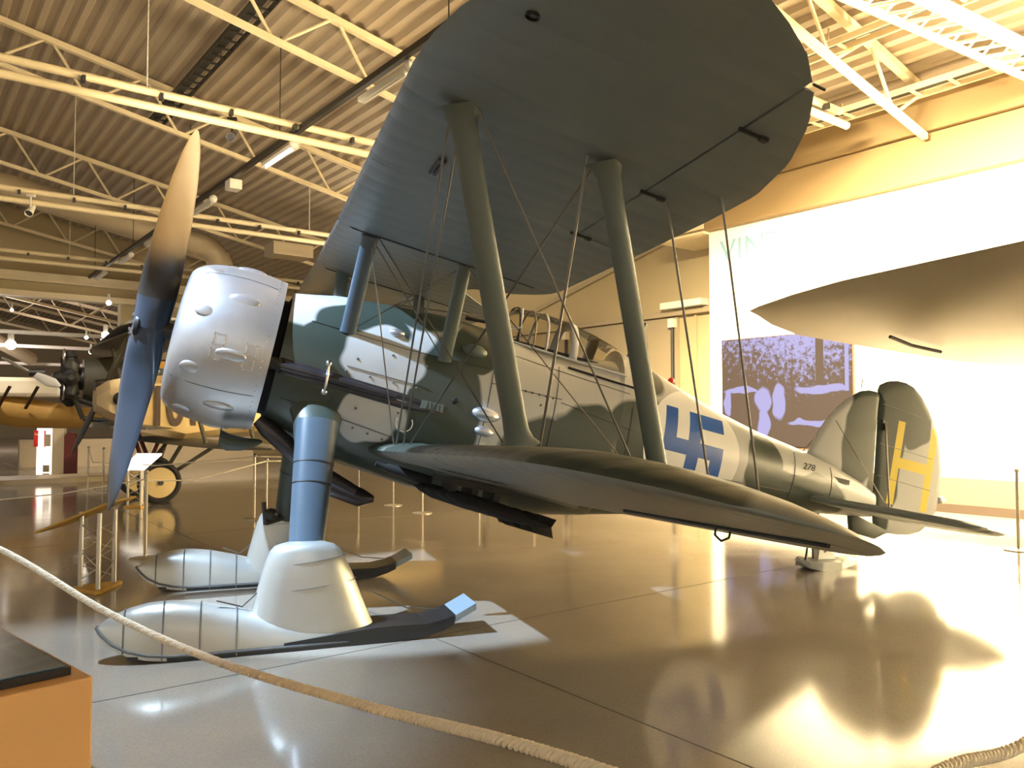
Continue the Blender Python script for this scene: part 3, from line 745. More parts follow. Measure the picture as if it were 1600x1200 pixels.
# centre section joints, hinge fittings, slots on the underside
for y in (.92, -.92):
    mb = MB(); mb.tube([V((p.x, math.copysign(p.y, y), p.z)) for p in [UU(.92, 1.182+.13*k, -.002) for k in range(14)]], .006, 6)
    part('joint_strip', mb, 'dark', uwP if y > 0 else uwS)
for y, x in ((2.34,2.62),(3.25,2.65),(4.16,2.66)):
    mb = MB(); p = UU(y, x, -.012); mb.box(p+V((.03,0,.006)), (.15,.012,.02)); mb.box(p+V((.09,0,.0)), (.04,.03,.02)); part('aileron_hinge', mb, 'dark', uwP, smooth=False)
mb = MB(); mb.tube([UU(4.62, 2.64+.03*k, -.003) for k in range(3)], .006, 5); part('tip_gap', mb, 'dark', uwP)
mb = MB(); mb.box(UU(2.62, 1.55, -.01), (.02,.26,.02), ax=(1,0,0)); mb.box(UU(2.62, 1.58, -.012), (.02,.26,.02)); part('identification_slot', mb, 'dark', uwP, smooth=False)
mb = MB(); mb.lathe([(0,.03),(.012,.03),(.012,.022),(0,.022)], UU(4.3, 1.52, -.008), (0,0,1), 16); part('tie_down_ring', mb, 'dark', uwP)
mb = MB(); mb.tube([LU(2.4, 3.34, -.006), LU(3.3, 3.36, -.008), LU(4.3, 3.37, -.006)], .013, 6); part('aileron_gap_strip', mb, 'dark', lwP)
mb = MB(); c = LU(3.45, 3.4, -.01); mb.tube([c+V((-.05,0,.01)), c+V((-.045,0,-.04)), c+V((0,0,-.065)), c+V((.045,0,-.04)), c+V((.05,0,.01))], .007, 6); part('tie_down_ring', mb, 'dark', lwP)
# wing root fillet
mb = MB(); 
rings = []
for k, (y, g) in enumerate(((.44,1.35),(.50,1.18),(.56,1.06),(.66,1.0))):
    r = LS(y); c = V((2.85, y, -.62)); rings.append([V((c.x+(p.x-c.x)*(1+(g-1)*.25), p.y, c.z+(p.z-c.z)*g)) for p in r])
mb.loft(rings); part('wing_root_fillet', mb, 'green')

# interplane struts
TOPF = [(0,1.9),(.02,1.35),(.05,1.08),(.1,1),(.9,1),(.955,1.15),(.985,1.5),(1,2.1)]
def strut(name, p0, p1, c, t, m='strut'):
    mb = MB(); mb.oval(p0, p1, c, t, flare=TOPF, n=18); return part(name, mb, m)
ufs, urs = V((1.47,3.42,UU(3.42,1.47).z)), V((2.30,3.42,UU(3.42,2.30).z))
lfs, lrs = V((2.30,3.02,LO(3.02,2.30).z-.01)), V((3.22,3.04,LO(3.04,3.22).z-.01))
for sg in (1, -1):
    q = lambda p: V((p.x, p.y*sg, p.z))
    strut('interplane_strut', q(lfs), q(ufs), .135, .05); strut('interplane_strut', q(lrs), q(urs), .125, .05)
# cabane struts
cf_t, cf_b = V((1.46,.87,UU(.87,1.46).z)), V((1.50,.46,.34))
cr_t, cr_b = V((2.26,.87,UU(.87,2.26).z)), V((2.32,.52,.28))
for sg in (1, -1):
    q = lambda p: V((p.x, p.y*sg, p.z))
    b1 = fside(1.50,.30); b1 = V((1.50, b1.y-.01, .30)); b2 = fside(2.34,.26)
    mb = MB(); mb.oval(q(b1), q(cf_t), .13, .06, n=16, flare=[(0,1.15),(.04,1),(.96,1),(1,1.1)]); part('cabane_strut', mb, 'leg' if sg > 0 else 'strut')
    mb = MB(); mb.oval(q(b2), q(cr_t), .12, .05, n=16); part('cabane_strut', mb, 'strut')
# bracing wires
def wire(p, q, r=.0055, name='bracing_wire'):
    mb = MB(); mb.oval(p, q, r*2.6, r*1.3, n=8); return part(name, mb, 'wire')
LR = V((2.08, .66, LO(.66,2.08).z)); LR2 = V((3.3,.62, LO(.62,3.3).z)); CT = cf_t+V((.05,.06,0)); CRT = cr_t+V((0,.05,0))
for sg in (1, -1):
    q = lambda p: V((p[0], p[1]*sg, p[2]))
    wire(q(LR), q(ufs+V((-.03,-.06,0)))); wire(q(LR+V((.06,0,0))), q(ufs+V((.03,-.06,0))))          # flying wires, front pair
    wire(q(LR+V((.10,0,0))), q(urs+V((-.03,-.06,0))))                                               # flying wire, rear
    wire(q(CT), q(lfs+V((-.08,-.04,0))), .0045); wire(q(CRT), q(lrs+V((-.08,-.05,0))), .0045)       # landing wires
    wire(q(ufs+V((.10,0,0))), q(lrs+V((-.12,0,0))), .0045); wire(q(urs+V((-.1,-.02,0))), q(lfs+V((.12,0,0))), .0065)  # incidence wires
    wire(q(LR+V((-.02,0,0))), q(cf_t+V((.0,-.0,0))), .0045)
    wire(q(b1), q(cr_t), .004, 'cabane_wire'); wire(q(b2), q(cf_t), .004, 'cabane_wire')
    wire(q(UU(3.22,2.80)), q(LO(3.02,3.62)), .006, 'aileron_link'); wire(q(UU(3.55,2.94)), q(LO(3.35,3.74)), .006, 'aileron_link')
wire(V((1.9,0,.72)), V((2.9,.0,.86)), .006, 'gun_sight_bar'); 

# bomb carrier and gun pod under the wing
mb = MB(); mb.tube([(1.90,.95,-.70),(1.98,.95,-.71),(2.0,.95,-.71),(2.36,.95,-.75)], [.022,.022,.035,.045], 12); part('gun_pod', mb, 'black')
bc = MB(); bc.box((2.62,1.2,-.70), (.55,.34,.05)); 
for x in (2.45,2.62,2.8): bc.box((x,1.2,-.755), (.05,.3,.09))
rack = part('bomb_rack', bc, 'dark', smooth=False)
for k, y in enumerate((.98,1.12,1.26,1.40)):
    mb = MB(); z0 = -.845; tilt = .11; dx = .05*k
    mb.lathe([(-.42,.0001),(-.36,.03),(-.25,.055),(.05,.058),(.28,.04),(.45,.02),(.46,.0001)], (2.64+dx, y, z0), V((1,0,-tilt)), 14)
    c = V((2.64+dx+.40, y, z0-.40*tilt))
    for a in range(4):
        u = V((0, cos(a*pi/2+.78), sin(a*pi/2+.78)))
        mb.prism([c-V((.12,0,-.01)), c+V((.08,0,-.01)), c+V((.08,0,-.01))+u*.10, c-V((.03,0,0))+u*.10], V((0,.003,.003)))
    part('bomb', mb, 'black', rack, smooth=False)

# cockpit canopy
def arch(x, zt, w, zb, n=16, sq=2.2):
    R = []
    for j in range(n+1):
        a = pi*j/n; ca, sa = cos(a), sin(a)
        R.append(V((x, math.copysign(abs(ca)**(2/sq), ca)*w, zb+abs(sa)**(2/sq)*(zt-zb))))
    return R
CAN = [(2.80,.74,.24,.66),(3.04,1.0,.27,.62),(3.33,1.02,.29,.60),(3.60,1.0,.30,.60),(3.86,.95,.31,.60),(4.14,.875,.33,.58)]
mb = MB(); mb.loft([arch(*interp([(c[0],)+c for c in CAN], 2.80+1.34*i/24)) for i in range(25)], closed=False); can = part('canopy', mb, 'glass')
def hoop(x0, x1, m, name='canopy_frame', k=1.012):
    mb = MB(); T = [(c[0],)+c for c in CAN]
    A0 = interp(T, x0); A1 = interp(T, x1)
    f = lambda A: arch(A[0], A[3]+(A[1]-A[3])*k+.003, A[2]*k+.003, A[3])
    mb.loft([f(A0), f(A1)], closed=False); return part(name, mb, m, can, solid=.012)
hoop(3.03,3.055,'exhaust'); hoop(3.31,3.335,'frame'); hoop(3.56,3.64,'frame'); hoop(3.19,3.205,'wire')
for sg in (1,-1):
    mb = MB(); mb.tube([V((2.8,.26*sg,.64)), V((3.6,.335*sg,.60)), V((4.15,.35*sg,.585))], .013, 6); part('canopy_rail', mb, 'frame', can)
    mb = MB(); mb.tube([V((2.80,.22*sg,.70)), V((3.045,.27*sg,.78)), V((3.045,.2*sg,.97))], .012, 6); part('windscreen_frame', mb, 'frame', can)
mb = MB(); mb.tube([fside(3.55,.52,.012), fside(3.95,.50,.012), fside(4.25,.49,.012)], .011, 6); part('canopy_slide_rail', mb, 'black')
mb = MB(); mb.oval(V((3.85,0,.62)), V((3.9,0,.9)), .06, .3, n=14); part('headrest', mb, 'dark', can)
mb = MB(); mb.box((3.4,0,.655), (1.0,.44,.02)); part('cockpit_interior', mb, 'black', can, smooth=False)
# aerial mast and lamp on the spine
mb = MB(); mb.oval(V((4.30,0,.80)), V((4.42,0,1.22)), .06, .03, .04, .02, n=12); part('aerial_mast', mb, 'leg')
mb = MB(); mb.ball(V((4.83,0,.72)), (.035,.03,.035)); part('spine_lamp', mb, 'red')
mb = MB(); mb.tube([V((2.55,.12,.76)), V((2.95,.12,.79))], .02, 8); mb.tube([V((2.95,.0,.76)), V((2.95,0,.95))], .012, 6); part('gun_sight', mb, 'dark')

# fin and rudder
mb = MB(); mb.plate([(6.62,.33),(6.73,.62),(6.82,.80),(6.93,.935),(7.05,1.07),(7.19,1.178),(7.30,1.215),(7.41,1.222),(7.45,1.19),(7.475,.896),(7.56,.20),(7.60,.02),(7.3,.10),(6.9,.25)], .075, .3, .08); fin = part('fin', mb, 'fin')
mb = MB(); mb.plate([(7.425,1.245),(7.44,1.31),(7.54,1.375),(7.66,1.413),(7.80,1.42),(7.92,1.395),(8.06,1.31),(8.18,1.195),(8.29,1.06),(8.37,.932),(8.44,.79),(8.475,.651),(8.515,.48),(8.52,.32),(8.525,.18),(8.50,.03),(8.43,-.10),(8.33,-.2),(8.18,-.265),(8.0,-.295),(7.82,-.305),(7.68,-.30),(7.62,-.1),(7.60,.057),(7.55,.45),(7.49,.93),(7.465,1.235)], .065, .25, .07)
rud = part('rudder', mb, 'rudder')
for z, x0, x1 in ((1.10,7.5,8.2),(.66,7.54,8.46),(.30,7.58,8.51)):
    mb = MB(); mb.tube([(x0,.036,z),(x1-.2,.036,z-.02),(x1,.018,z-.03)], .003, 5); part('rib_tape', mb, 'seam', rud)
mb = MB(); mb.ball(V((8.56,0,.205)), (.065,.04,.045)); part('trim_balance', mb, 'silver', rud)
mb = MB(); mb.box((7.56,.05,.905), (.10,.03,.03)); mb.box((7.56,.05,.86), (.02,.03,.1)); part('hinge_horn', mb, 'dark', rud, smooth=False)
mb = MB(); mb.tube([(7.2,0,1.2),(7.195,0,1.32)], .008, 6); part('fin_spike', mb, 'brass', fin)
# serial number on rear fuselage
tx = text_mesh('278', .095, (0,0,0), (0,0,0), M['dark'], 'serial_number', ext=.002)
tx.parent = fus; p = fside(6.48, .16, .012); tx.location = (6.42, -p.y-.0, .15); tx.rotation_euler = (pi/2+.12, 0, -.11)
# tailplane
for sg in (1, -1):
    st = [(6.58,.12),(6.62,.35),(6.72,.72),(6.88,1.12),(7.04,1.42),(7.16,1.62),(7.26,1.70),(7.34,1.70),(7.34,.9),(7.34,.06)]
    mb = MB(); mb.plate([(x, y*sg) for x, y in st], .075, .3, .1, (0,0,-.13), nrm=2); tp = part('tailplane', mb, 'under')
    el = [(7.36,.12),(7.36,1.72),(7.46,1.74),(7.56,1.70),(7.66,1.58),(7.78,1.36),(7.86,1.05),(7.88,.6),(7.82,.28),(7.62,.12)]
    mb = MB(); mb.plate([(x, y*sg) for x, y in el], .055, .2, .1, (0,0,-.14), nrm=2); part('elevator', mb, 'under', tp)
    wire(V((6.90,.03*sg,.78)), V((6.90,.95*sg,-.09)), .005, 'tail_wire'); 
    wire(V((7.56,.05*sg,.90)), V((6.92,.96*sg,-.09)), .009, 'tail_strut')
mb = MB(); mb.box(fside(6.98,.13,.0), (.24,.02,.05)); part('tail_slot', mb, 'dark', fus, smooth=False)
mb = MB(); mb.plate([(6.33,.18),(6.83,.12),(6.83,-.16),(6.33,-.20)], .012, .8, .03, (0,.0,0)); o = part('tail_access_panel', mb, 'frame', fus)
o.location = (0, -.235, 0); o.rotation_euler = (0, 0, -.11); o.location = (0.02, -(.235-.02)-.72*0, 0)
bpy.data.objects.remove(o)

mb = MB(); mb.plate([(7.28,-.16),(7.9,-.28),(7.7,-.40),(7.35,-.38)], .06, .3, .1); part('tail_fairing', mb, 'green')

# --- undercarriage legs and skis (ground frame)
for sg in (1, -1):
    q = lambda x, y, z: V((x, y*sg, z))
    mb = MB(); mb.oval(q(1.28,.62,1.60), q(1.155,1.10,.58), .335, .20, .25, .16, n=28, steps=6); leg = gpart('undercarriage_leg', mb, 'leg' if sg > 0 else 'green')
    mb = MB()
    a = q(1.30,.44,1.72); b = q(1.265,.655,1.44)
    mb.oval(a, b, .44, .24, .338, .208, n=32, flare=[(0,1.12),(.25,1.0),(.5,.96),(.75,.98),(1,1.0)]); gpart('leg_fairing', mb, 'green', leg)
    for t in (.32, .47):
        c0 = q(1.28,.62,1.60).lerp(q(1.155,1.10,.58), t); d0 = (q(1.155,1.10,.58)-q(1.28,.62,1.60)).normalized()
        k = .335+(.25-.335)*t; mb = MB(); mb.oval(c0, c0+d0*.008, k+.008, .2-.04*t+.008, n=28); gpart('leg_band', mb, 'dark', leg)
    if sg < 0: mb = MB(); mb.ball(q(1.0,.93,.70), (.07,.05,.06)); mb.tube([q(.93,.93,.82), q(.95,.93,.60)], .022, 8); mb.tube([q(.95,.93,.62), q(1.12,1.0,.66)], .03, 8); gpart('shock_strut', mb, 'dark', leg)
    # ski body
    Y = 1.163
    T = [(-.21,.215,.195,.015),(-.17,.262,.150,.06),(-.10,.305,.095,.105),(0,.345,.05,.145),(.12,.37,.02,.168),(.26,.375,.006,.18),(.45,.35,.002,.182),(.68,.295,.002,.182),(.85,.245,.002,.182),(1.1,.19,.002,.182),(1.4,.125,.002,.175),(1.65,.075,.004,.165),(1.8,.05,.006,.16)]
    mb = MB(); rings = []
    for i in range(45):
        x = -.21+2.01*(i/44)**1.15; zt, zb, w = interp(T, x); R = []
        zs = zb+min(.035, (zt-zb)*.3)
        R += [q(x, Y-w, zb), q(x, Y+w, zb), q(x, Y+w, zs)]
        for j in range(1, 16):
            a_ = pi*j/16; R.append(q(x, Y+w*cos(a_)*.97, zs+(zt-zs)*sin(a_)**.8))
        R.append(q(x, Y-w, zs)); rings.append(R)
    mb.loft(rings); ski = gpart('ski', mb, 'ski')
    for xb in (-.03, .215, .45, .685):
        mb = MB(); zt, zb, w = interp(T, xb); zs = zb+.035
        pts = [q(xb, Y+w+.002, zs-.03)]+[q(xb, Y+(w+.001)*cos(pi*j/20)*.975, zs+(zt-zs+.002)*max(sin(pi*j/20), 0)**.8) for j in range(21)]+[q(xb, Y-w-.002, zs-.03)]
        mb.tube(pts, .0062, 6); gpart('seam_band', mb, 'seam', ski)
    mb = MB()
    for s2 in (1, -1):
        mb.tube([q(x, Y+s2*(w+.004), zb+.032) for x, zt, zb, w in T], .009, 6)
    gpart('edge_strip', mb, 'seam', ski)
    mb = MB(); RT = [(.0,.03),(.3,.0),(1.8,.0),(2.02,.02),(2.15,.055),(2.23,.09)]
    rings = []
    for x, z in RT+[]:
        rings.append([q(x, Y-.185, z+.0), q(x, Y+.185, z), q(x, Y+.185, z+.045), q(x, Y-.185, z+.045)] if x > .2 else [q(x, Y-.15, z), q(x, Y+.15, z), q(x, Y+.15, z+.02), q(x, Y-.15, z+.02)])
    mb.loft(rings); gpart('runner', mb, 'skiblack', ski, smooth=False)
    mb = MB(); mb.loft([[q(x, Y-w, z), q(x, Y+w, z), q(x, Y+w, z+h), q(x, Y-w, z+h)] for x, z, w, h in ((1.0,.04,.184,.02),(1.35,.045,.186,.045),(1.65,.045,.186,.07),(1.85,.045,.184,.07),(2.02,.055,.182,.055),(2.16,.09,.18,.045),(2.24,.12,.18,.04))]); gpart('runner_deck', mb, 'skiblack', ski, smooth=False)
    mb = MB(); mb.loft([[q(x, Y-.18, z), q(x, Y+.18, z), q(x, Y+.18, z+.05), q(x, Y-.18, z+.05)] for x, z in ((2.225,.10),(2.40,.185))]); gpart('end_plate', mb, 'skiblue', ski, smooth=False)
    mb = MB()
    mb.tube([q(1.62,Y,.35), q(1.9,Y,.2), q(2.15,Y,.17)], .005, 5); mb.tube([q(.55,Y+.05,.36), q(.72,Y+.02,.30), q(.86,Y,.42)], .006, 5)
    gpart('check_cable', mb, 'wire', ski)
    # fairing cone over the wheel axle
    C = [(.05,.49,.178,1.19),(.12,.455,.176,1.19),(.24,.41,.172,1.185),(.36,.37,.166,1.178),(.48,.33,.160,1.17),(.60,.285,.150,1.16),(.67,.25,.135,1.155),(.705,.215,.12,1.15),(.725,.15,.09,1.145),(.73,.02,.01,1.14)]
    mb = MB(); rings = []
    for z, a1, b1_, cx_ in C:
        rings.append([q(cx_+a1*math.copysign(abs(cos(2*pi*j/36))**.9, cos(2*pi*j/36)), Y-.02+b1_*math.copysign(abs(sin(2*pi*j/36))**.9, sin(2*pi*j/36)), z) for j in range(36)])
    mb.loft(rings); cone = gpart('axle_fairing', mb, 'ski')
    for z in (.42, .60):
        a1, b1_, cx_ = interp(C, z); mb = MB(); mb.tube([q(cx_+(a1+.001)*cos(2*pi*j/36), Y-.02+(b1_+.001)*sin(2*pi*j/36), z+.03*cos(2*pi*j/36)) for j in range(37)], .003, 5); gpart('fairing_seam', mb, 'seam', cone)
# strut between legs' tops and shock
# tail ski
mb = MB(); 
TS = [(6.40,.12,.09,.03),(6.46,.10,.03,.12),(6.60,.09,.0,.15),(6.85,.08,.0,.15),(7.1,.085,.04,.10),(7.17,.09,.07,.05)]
mb.loft([[V((x,-w,zb)), V((x,w,zb)), V((x,w,zt)), V((x,-w*.6,zt+.03)), V((x,-w,zt))] if 0 else [V((x,-w,zb)), V((x,w,zb)), V((x,w*1.05,zt)), V((x,0,zt+.03)), V((x,-w*1.05,zt))] for x, zt, zb, w in TS]); tsk = gpart('tail_ski', mb, 'ski', smooth=False)
mb = MB(); mb.prism([(6.62,.05,.10),(6.86,.05,.10),(6.74,.05,.26),(6.66,.05,.27)], (0,-.1,0)); mb.prism([(6.70,.07,.18),(6.86,.07,.18),(6.80,.07,.24)], (0,-.14,0)); gpart('tail_ski_bracket', mb, 'ski', tsk, smooth=False)
mb = MB(); mb.tube([(6.45,.06,.12),(6.56,0,.42)], .011, 6); mb.tube([(6.55,.06,.12),(6.58,0,.42)], .011, 6); mb.tube([(6.72,0,.22),(6.62,0,.46),(6.66,0,.62)], .028, 8); mb.ball((6.88,.02,.22), .035); gpart('tail_ski_links', mb, 'dark', tsk)

# ------------------------------------------------------------------ neighbouring wing tip at right
rw = empty('parked_aircraft_wing', (6.1, 8.0, 2.5)); tag(rw, 'grey wing tip of another aircraft reaching in from the right', 'aircraft wing')
near = [(2.673,9.0,2.837),(2.72,8.8,2.86),(2.883,8.2,2.896),(3.15,7.6,2.94),(3.473,7.0,2.965),(3.845,6.0,2.967),(4.5,4.9,2.98),(6.2,2.6,3.02)]
far_ = [(2.673,9.02,2.83),(2.78,9.07,2.79),(2.977,9.2,2.70),(3.352,9.4,2.60),(4.3,9.62,2.47),(5.4,9.75,2.31),(6.8,9.75,2.20),(10.,9.7,2.1)]
mb = MB(); rings = []
for i in range(29):
    t = i/28*7; k = min(int(t), 6); f_ = t-k
    A_ = V(near[k]).lerp(V(near[k+1]), f_); B_ = V(far_[k]).lerp(V(far_[k+1]), f_); ch = (B_-A_).length; R = []
    for j in range(10): s = j/9; R.append(A_.lerp(B_, s)+UP*(-.045*ch*sin(pi*s**.7)))
    for j in range(8, 0, -1): s = j/9; R.append(A_.lerp(B_, s)+UP*(.05*ch*sin(pi*s**.7)))
    rings.append(R)
mb.loft(rings); world_child(mb.build('wing_skin', M['rightwing']), rw)
mb = MB(); A_ = V((4.42,8.9,2.40)); mb.tube([V((4.05,8.6,2.50)), V((4.35,8.75,2.42)), V((4.75,8.9,2.36))], .02, 6); world_child(mb.build('aileron_slot', M['dark']), rw)

# ------------------------------------------------------------------ barrier posts and ropes
def post(p, h, label, r=.02, base=True):
    root = empty('barrier_post', p); tag(root, label, 'post', 'steel rope barrier posts')
    mb = MB(); mb.tube([V(p), V(p)+UP*h], r, 10); world_child(mb.build('pole', M['brass']), root)
    mb = MB(); mb.ball(V(p)+UP*h, r*1.5, 10, 6); world_child(mb.build('cap', M['brass']), root)
    if base:
        mb = MB(); mb.lathe([(0,.0001),(0,.17),(.012,.17),(.03,.03),(.03,.0001)], p, (0,0,1), 24); world_child(mb.build('foot', M['brass']), root)
post((-4.145,13.02,0), 1.02, 'thin steel post left of the near ski leg, taller of two')
post((-3.90,12.85,0), .96, 'thin steel post right beside the taller one behind the ski leg')
post((-4.25,9.4,0), 1.0, 'thin steel post rising behind the nose of the far ski')
post((-1.53,13.8,0), .95, 'thin steel post with round foot seen under the lower wing')
post((6.24,9.99,0), .98, 'steel post with round foot at the right edge of the picture')
post((-9.6,18.3,0), .95, 'steel post nearest the white display box at far left')
post((-8.9,17.6,0), .95, 'steel post right of its twin at far left')
post((.52,1.42,0), .92, 'near barrier post where the two thick ropes meet')
for i,(x,y) in enumerate(((-2.9,15.3),(-2.2,15.0),(-.6,14.9),(.4,14.6))):
    post((x,y,0), .9, ('first','second','third','fourth')[i]+' in line of the slim posts seen below the belly, from the left', .014)
def twist(pts, r, n=3, pitch=.055, label='', cat='rope'):
    """laid rope: n strands wound round the path"""
    P = [V(p) for p in pts]; L = [0]
    for a, b in zip(P, P[1:]): L.append(L[-1]+(b-a).length)
    def at(s):
        for i in range(len(P)-1):
            if s <= L[i+1] or i == len(P)-2:
                t = (s-L[i])/(L[i+1]-L[i]); p0 = P[max(i-1,0)]; p1 = P[i]; p2 = P[i+1]; p3 = P[min(i+2,len(P)-1)]
                return .5*((2*p1)+(p2-p0)*t+(2*p0-5*p1+4*p2-p3)*t*t+(3*p1-p0-3*p2+p3)*t**3)
    mb = MB(); st = pitch/9; N = int(L[-1]/st)
    C = [at(L[-1]*i/N) for i in range(N+1)]
    for k in range(n):
        Q = []
        for i, c in enumerate(C):
            d = (C[min(i+1,N)]-C[max(i-1,0)]).normalized(); a = d.cross(UP).normalized(); u = a.cross(d); ph = 2*pi*(i*st/pitch + k/n)
            Q.append(c+a*cos(ph)*r*.62+u*sin(ph)*r*.62)
        mb.tube(Q, r*.5, 6)
    return tag(mb.build('barrier_rope', M['rope']), label, cat)
twist([(-4.6,6.0,1.0),(-2.934,4.65,.885),(-1.963,3.9,.72),(-1.217,3.3,.664),(-.488,2.6,.731),(-.032,2.05,.837),(.219,1.75,.88),(.52,1.42,.90)], .0155, label='thick cream barrier rope sagging across the foreground from left to bottom centre')
twist([(.52,1.42,.90),(.955,1.8,.874),(1.25,2.0,.845),(1.9,2.5,.86)], .014, label='thick cream barrier rope at the bottom right corner')
def thin(pts, label, r=.009):
    mb = MB(); mb.tube(pts, r, 6); return tag(mb.build('thin_rope', M['rope']), label, 'rope', 'thin barrier ropes in the background')
thin([(-8.6,12.4,.30),(-7.3,11.8,.45),(-6.0,10.8,.62),(-4.25,9.4,.92),], 'thin rope rising from the left edge to the post behind the far ski')
thin([(-4.25,9.4,.9),(-4.3,11.,.78),(-3.9,12.85,.94)], 'thin rope between the post behind the far ski and the pair of posts')
thin([(-9.6,18.3,.93),(-8.3,16.0,.74),(-6.3,14.3,.78),(-4.145,13.02,1.0)], 'thin rope running right past the white stand to the taller post')
thin([(-4.145,13.02,1.0),(-3.2,13.2,.98),(-1.53,13.8,.93)], 'thin rope from the taller post towards the post under the wing')
thin([(-3.90,12.85,.94),(-3.2,13.5,.9),(-2.2,15,.88),(-.6,14.9,.86),(.4,14.6,.88)], 'thin rope along the slim posts below the belly')

# ------------------------------------------------------------------ display plinth, bottom left
U1 = V((-.748,.663,0)); U2 = V((-.663,-.748,0)); C1 = V((-1.04,2.03,0))
pl = empty('display_plinth', tuple(C1+U1*.5+U2*.4)); tag(pl, 'light wood display plinth in the bottom left corner', 'plinth')
mb = MB(); mb.prism([C1, C1+U1*1.25, C1+U1*1.25+U2*.85, C1+U2*.85], (0,0,1.0)); world_child(mb.build('cabinet', M['plinth'], smooth=False, bevel=.006), pl)
mb = MB(); a = C1+U1*.05+U2*.035; mb.prism([a+UP*1.001, a+U1*1.12+UP*1.001, a+U1*1.12+U2*.75+UP*1.001, a+U2*.75+UP*1.001], (0,0,.02)); dk = mb.build('display_panel', M['panelblack'], smooth=False); world_child(dk, pl)
mb = MB(); mb.prism([a+UP*1.0215+U1*.01+U2*.01, a+U1*1.11+U2*.01+UP*1.0215, a+U1*1.11+U2*.74+UP*1.0215, a+U2*.74+U1*.01+UP*1.0215], (0,0,.003)); g = mb.build('glass_top', M['panelglass'], smooth=False); world_child(g, pl)

# information stands on little truss legs
def stand(base, tri, h, label, board, slope, bm='yellow', boardm='yellow', tubem='alu', bigboard=None):
    root = empty('information_stand', base); tag(root, label, 'information stand')
    P = [V((x, y, 0)) for x, y in tri]; c = (P[0]+P[1]+P[2])/3
    mb = MB(); outer = [c+(p-c)*1.75 for p in P]; poly = []
    for i in range(3):
        a, b = outer[i], outer[(i+1) % 3]; poly += [a.lerp(b, .12), a.lerp(b, .88)]
    mb.prism([p+UP*.0 for p in poly], (0,0,.035)); world_child(mb.build('base_board', M[bm], smooth=False, bevel=.006), root)
    for i, p in enumerate(P):
        mb = MB(); mb.tube([p+UP*.035, p+UP*(h+.0)], .022, 12); world_child(mb.build('truss_tube', M[tubem]), root)
    for i in range(3):
        a, b = P[i], P[(i+1) % 3]; mb = MB(); z = .1; k = 0
        while z+.13 < h:
            (p0, p1) = (a, b) if k % 2 == 0 else (b, a); mb.tube([p0+UP*z, p1+UP*(z+.13)], .006, 6); z += .13; k += 1
        world_child(mb.build('lattice', M[tubem]), root)
    mb = MB(); mb.prism(board, slope); world_child(mb.build('text_board', M[boardm], smooth=False), root)
    return root
stand((-3.95,7.7,0), [(-4.10,7.72),(-3.86,7.58),(-3.88,7.92)], .74, 'yellow based truss stand left of the skis, sloping board seen from behind',
      [(-4.42,7.5,.56),(-4.42,8.0,.56),(-3.74,8.05,.84),(-3.74,7.55,.84)], (0,0,.02))
stand((-6.8,14.8,0), [(-6.98,14.7),(-6.72,14.65),(-6.83,14.95)], .74, 'truss stand with a bright white board in front of the wheel',
      [(-7.05,14.55,.68),(-6.62,14.55,.68),(-6.46,14.9,.94),(-6.92,14.9,.94)], (0,0,.03), 'yellow', 'litwhite', 'alu')

# ------------------------------------------------------------------ background aircraft
def wheel(root, c, r, axis, label=None, disc='creamfab'):
    mb = MB(); w = .09
    mb.lathe([(-w*.6, r*.72),(-w, r*.82),(-w*.8, r*.95),(0, r),(w*.8, r*.95),(w, r*.82),(w*.6, r*.72),(-w*.6,r*.72)], c, axis, 36); ty = mb.build('tyre', M['tyre']); world_child(ty, root)
    mb = MB(); mb.lathe([(-w*.9,.0001),(-w*.85,.06),(-w*.5,r*.74),(w*.5,r*.74),(w*.85,.06),(w*.9,.0001)], c, axis, 36); world_child(mb.build('wheel_disc', M[disc]), root)
    mb = MB(); mb.lathe([(-w*1.25,.0001),(-w*1.25,.05),(w*1.25,.05),(w*1.25,.0001)], c, axis, 12); world_child(mb.build('hub_cap', M['dark']), root)
b1r = empty('cream_biplane', (-6.6,15.4,0)); tag(b1r, 'cream bodied vintage biplane numbered 101 behind the propeller', 'aircraft')
FD = V((.80,.60,0)); FN = V((.60,-.80,0))     # fuselage aft direction, side facing camera
n0 = V((-7.25,14.52,1.96))
def fbox(x, hw, zt, zb): 
    c = n0+FD*x; return [c+FN*hw+UP*(zb+.12), c+FN*hw+UP*(zt-.15), c+FN*hw*.6+UP*zt, c-FN*hw*.6+UP*zt, c-FN*hw+UP*(zt-.15), c-FN*hw+UP*(zb+.12), c-FN*hw*.5+UP*zb, c+FN*hw*.5+UP*zb]
mb = MB(); mb.loft([fbox(.35,.42,.42,-.55), fbox(1.2,.46,.46,-.75), fbox(2.2,.45,.45,-.62), fbox(3.4,.4,.35,-.58), fbox(7.0,.12,.05,-.25)]); world_child(mb.build('fuselage', M['creamfab'], smooth=False), b1r)
mb = MB(); mb.loft([fbox(-.25,.20,.20,-.22), fbox(-.05,.32,.33,-.35), fbox(.35,.42,.43,-.55)]); world_child(mb.build('nose_cowl', M['beige'], smooth=False), b1r)
mb = MB(); p = n0+FD*.1+FN*.36; mb.ball(p, (.12,.12,.12)); world_child(mb.build('exhaust_opening', M['black']), b1r)
mb = MB(); mb.ball(n0+FD*.5+UP*.52, (.35,.22,.12), ax=(FD,FN,UP)); world_child(mb.build('engine_fairing', M['silver']), b1r)
tx = text_mesh('101', 1.0, tuple(n0+FD*.55+FN*.475-UP*.46), (pi/2+.0, 0, atan2(FD.y, FD.x)), M['brown'], 'fuselage_number', ext=.004, sx=.62, bold=.022); world_child(tx, b1r)
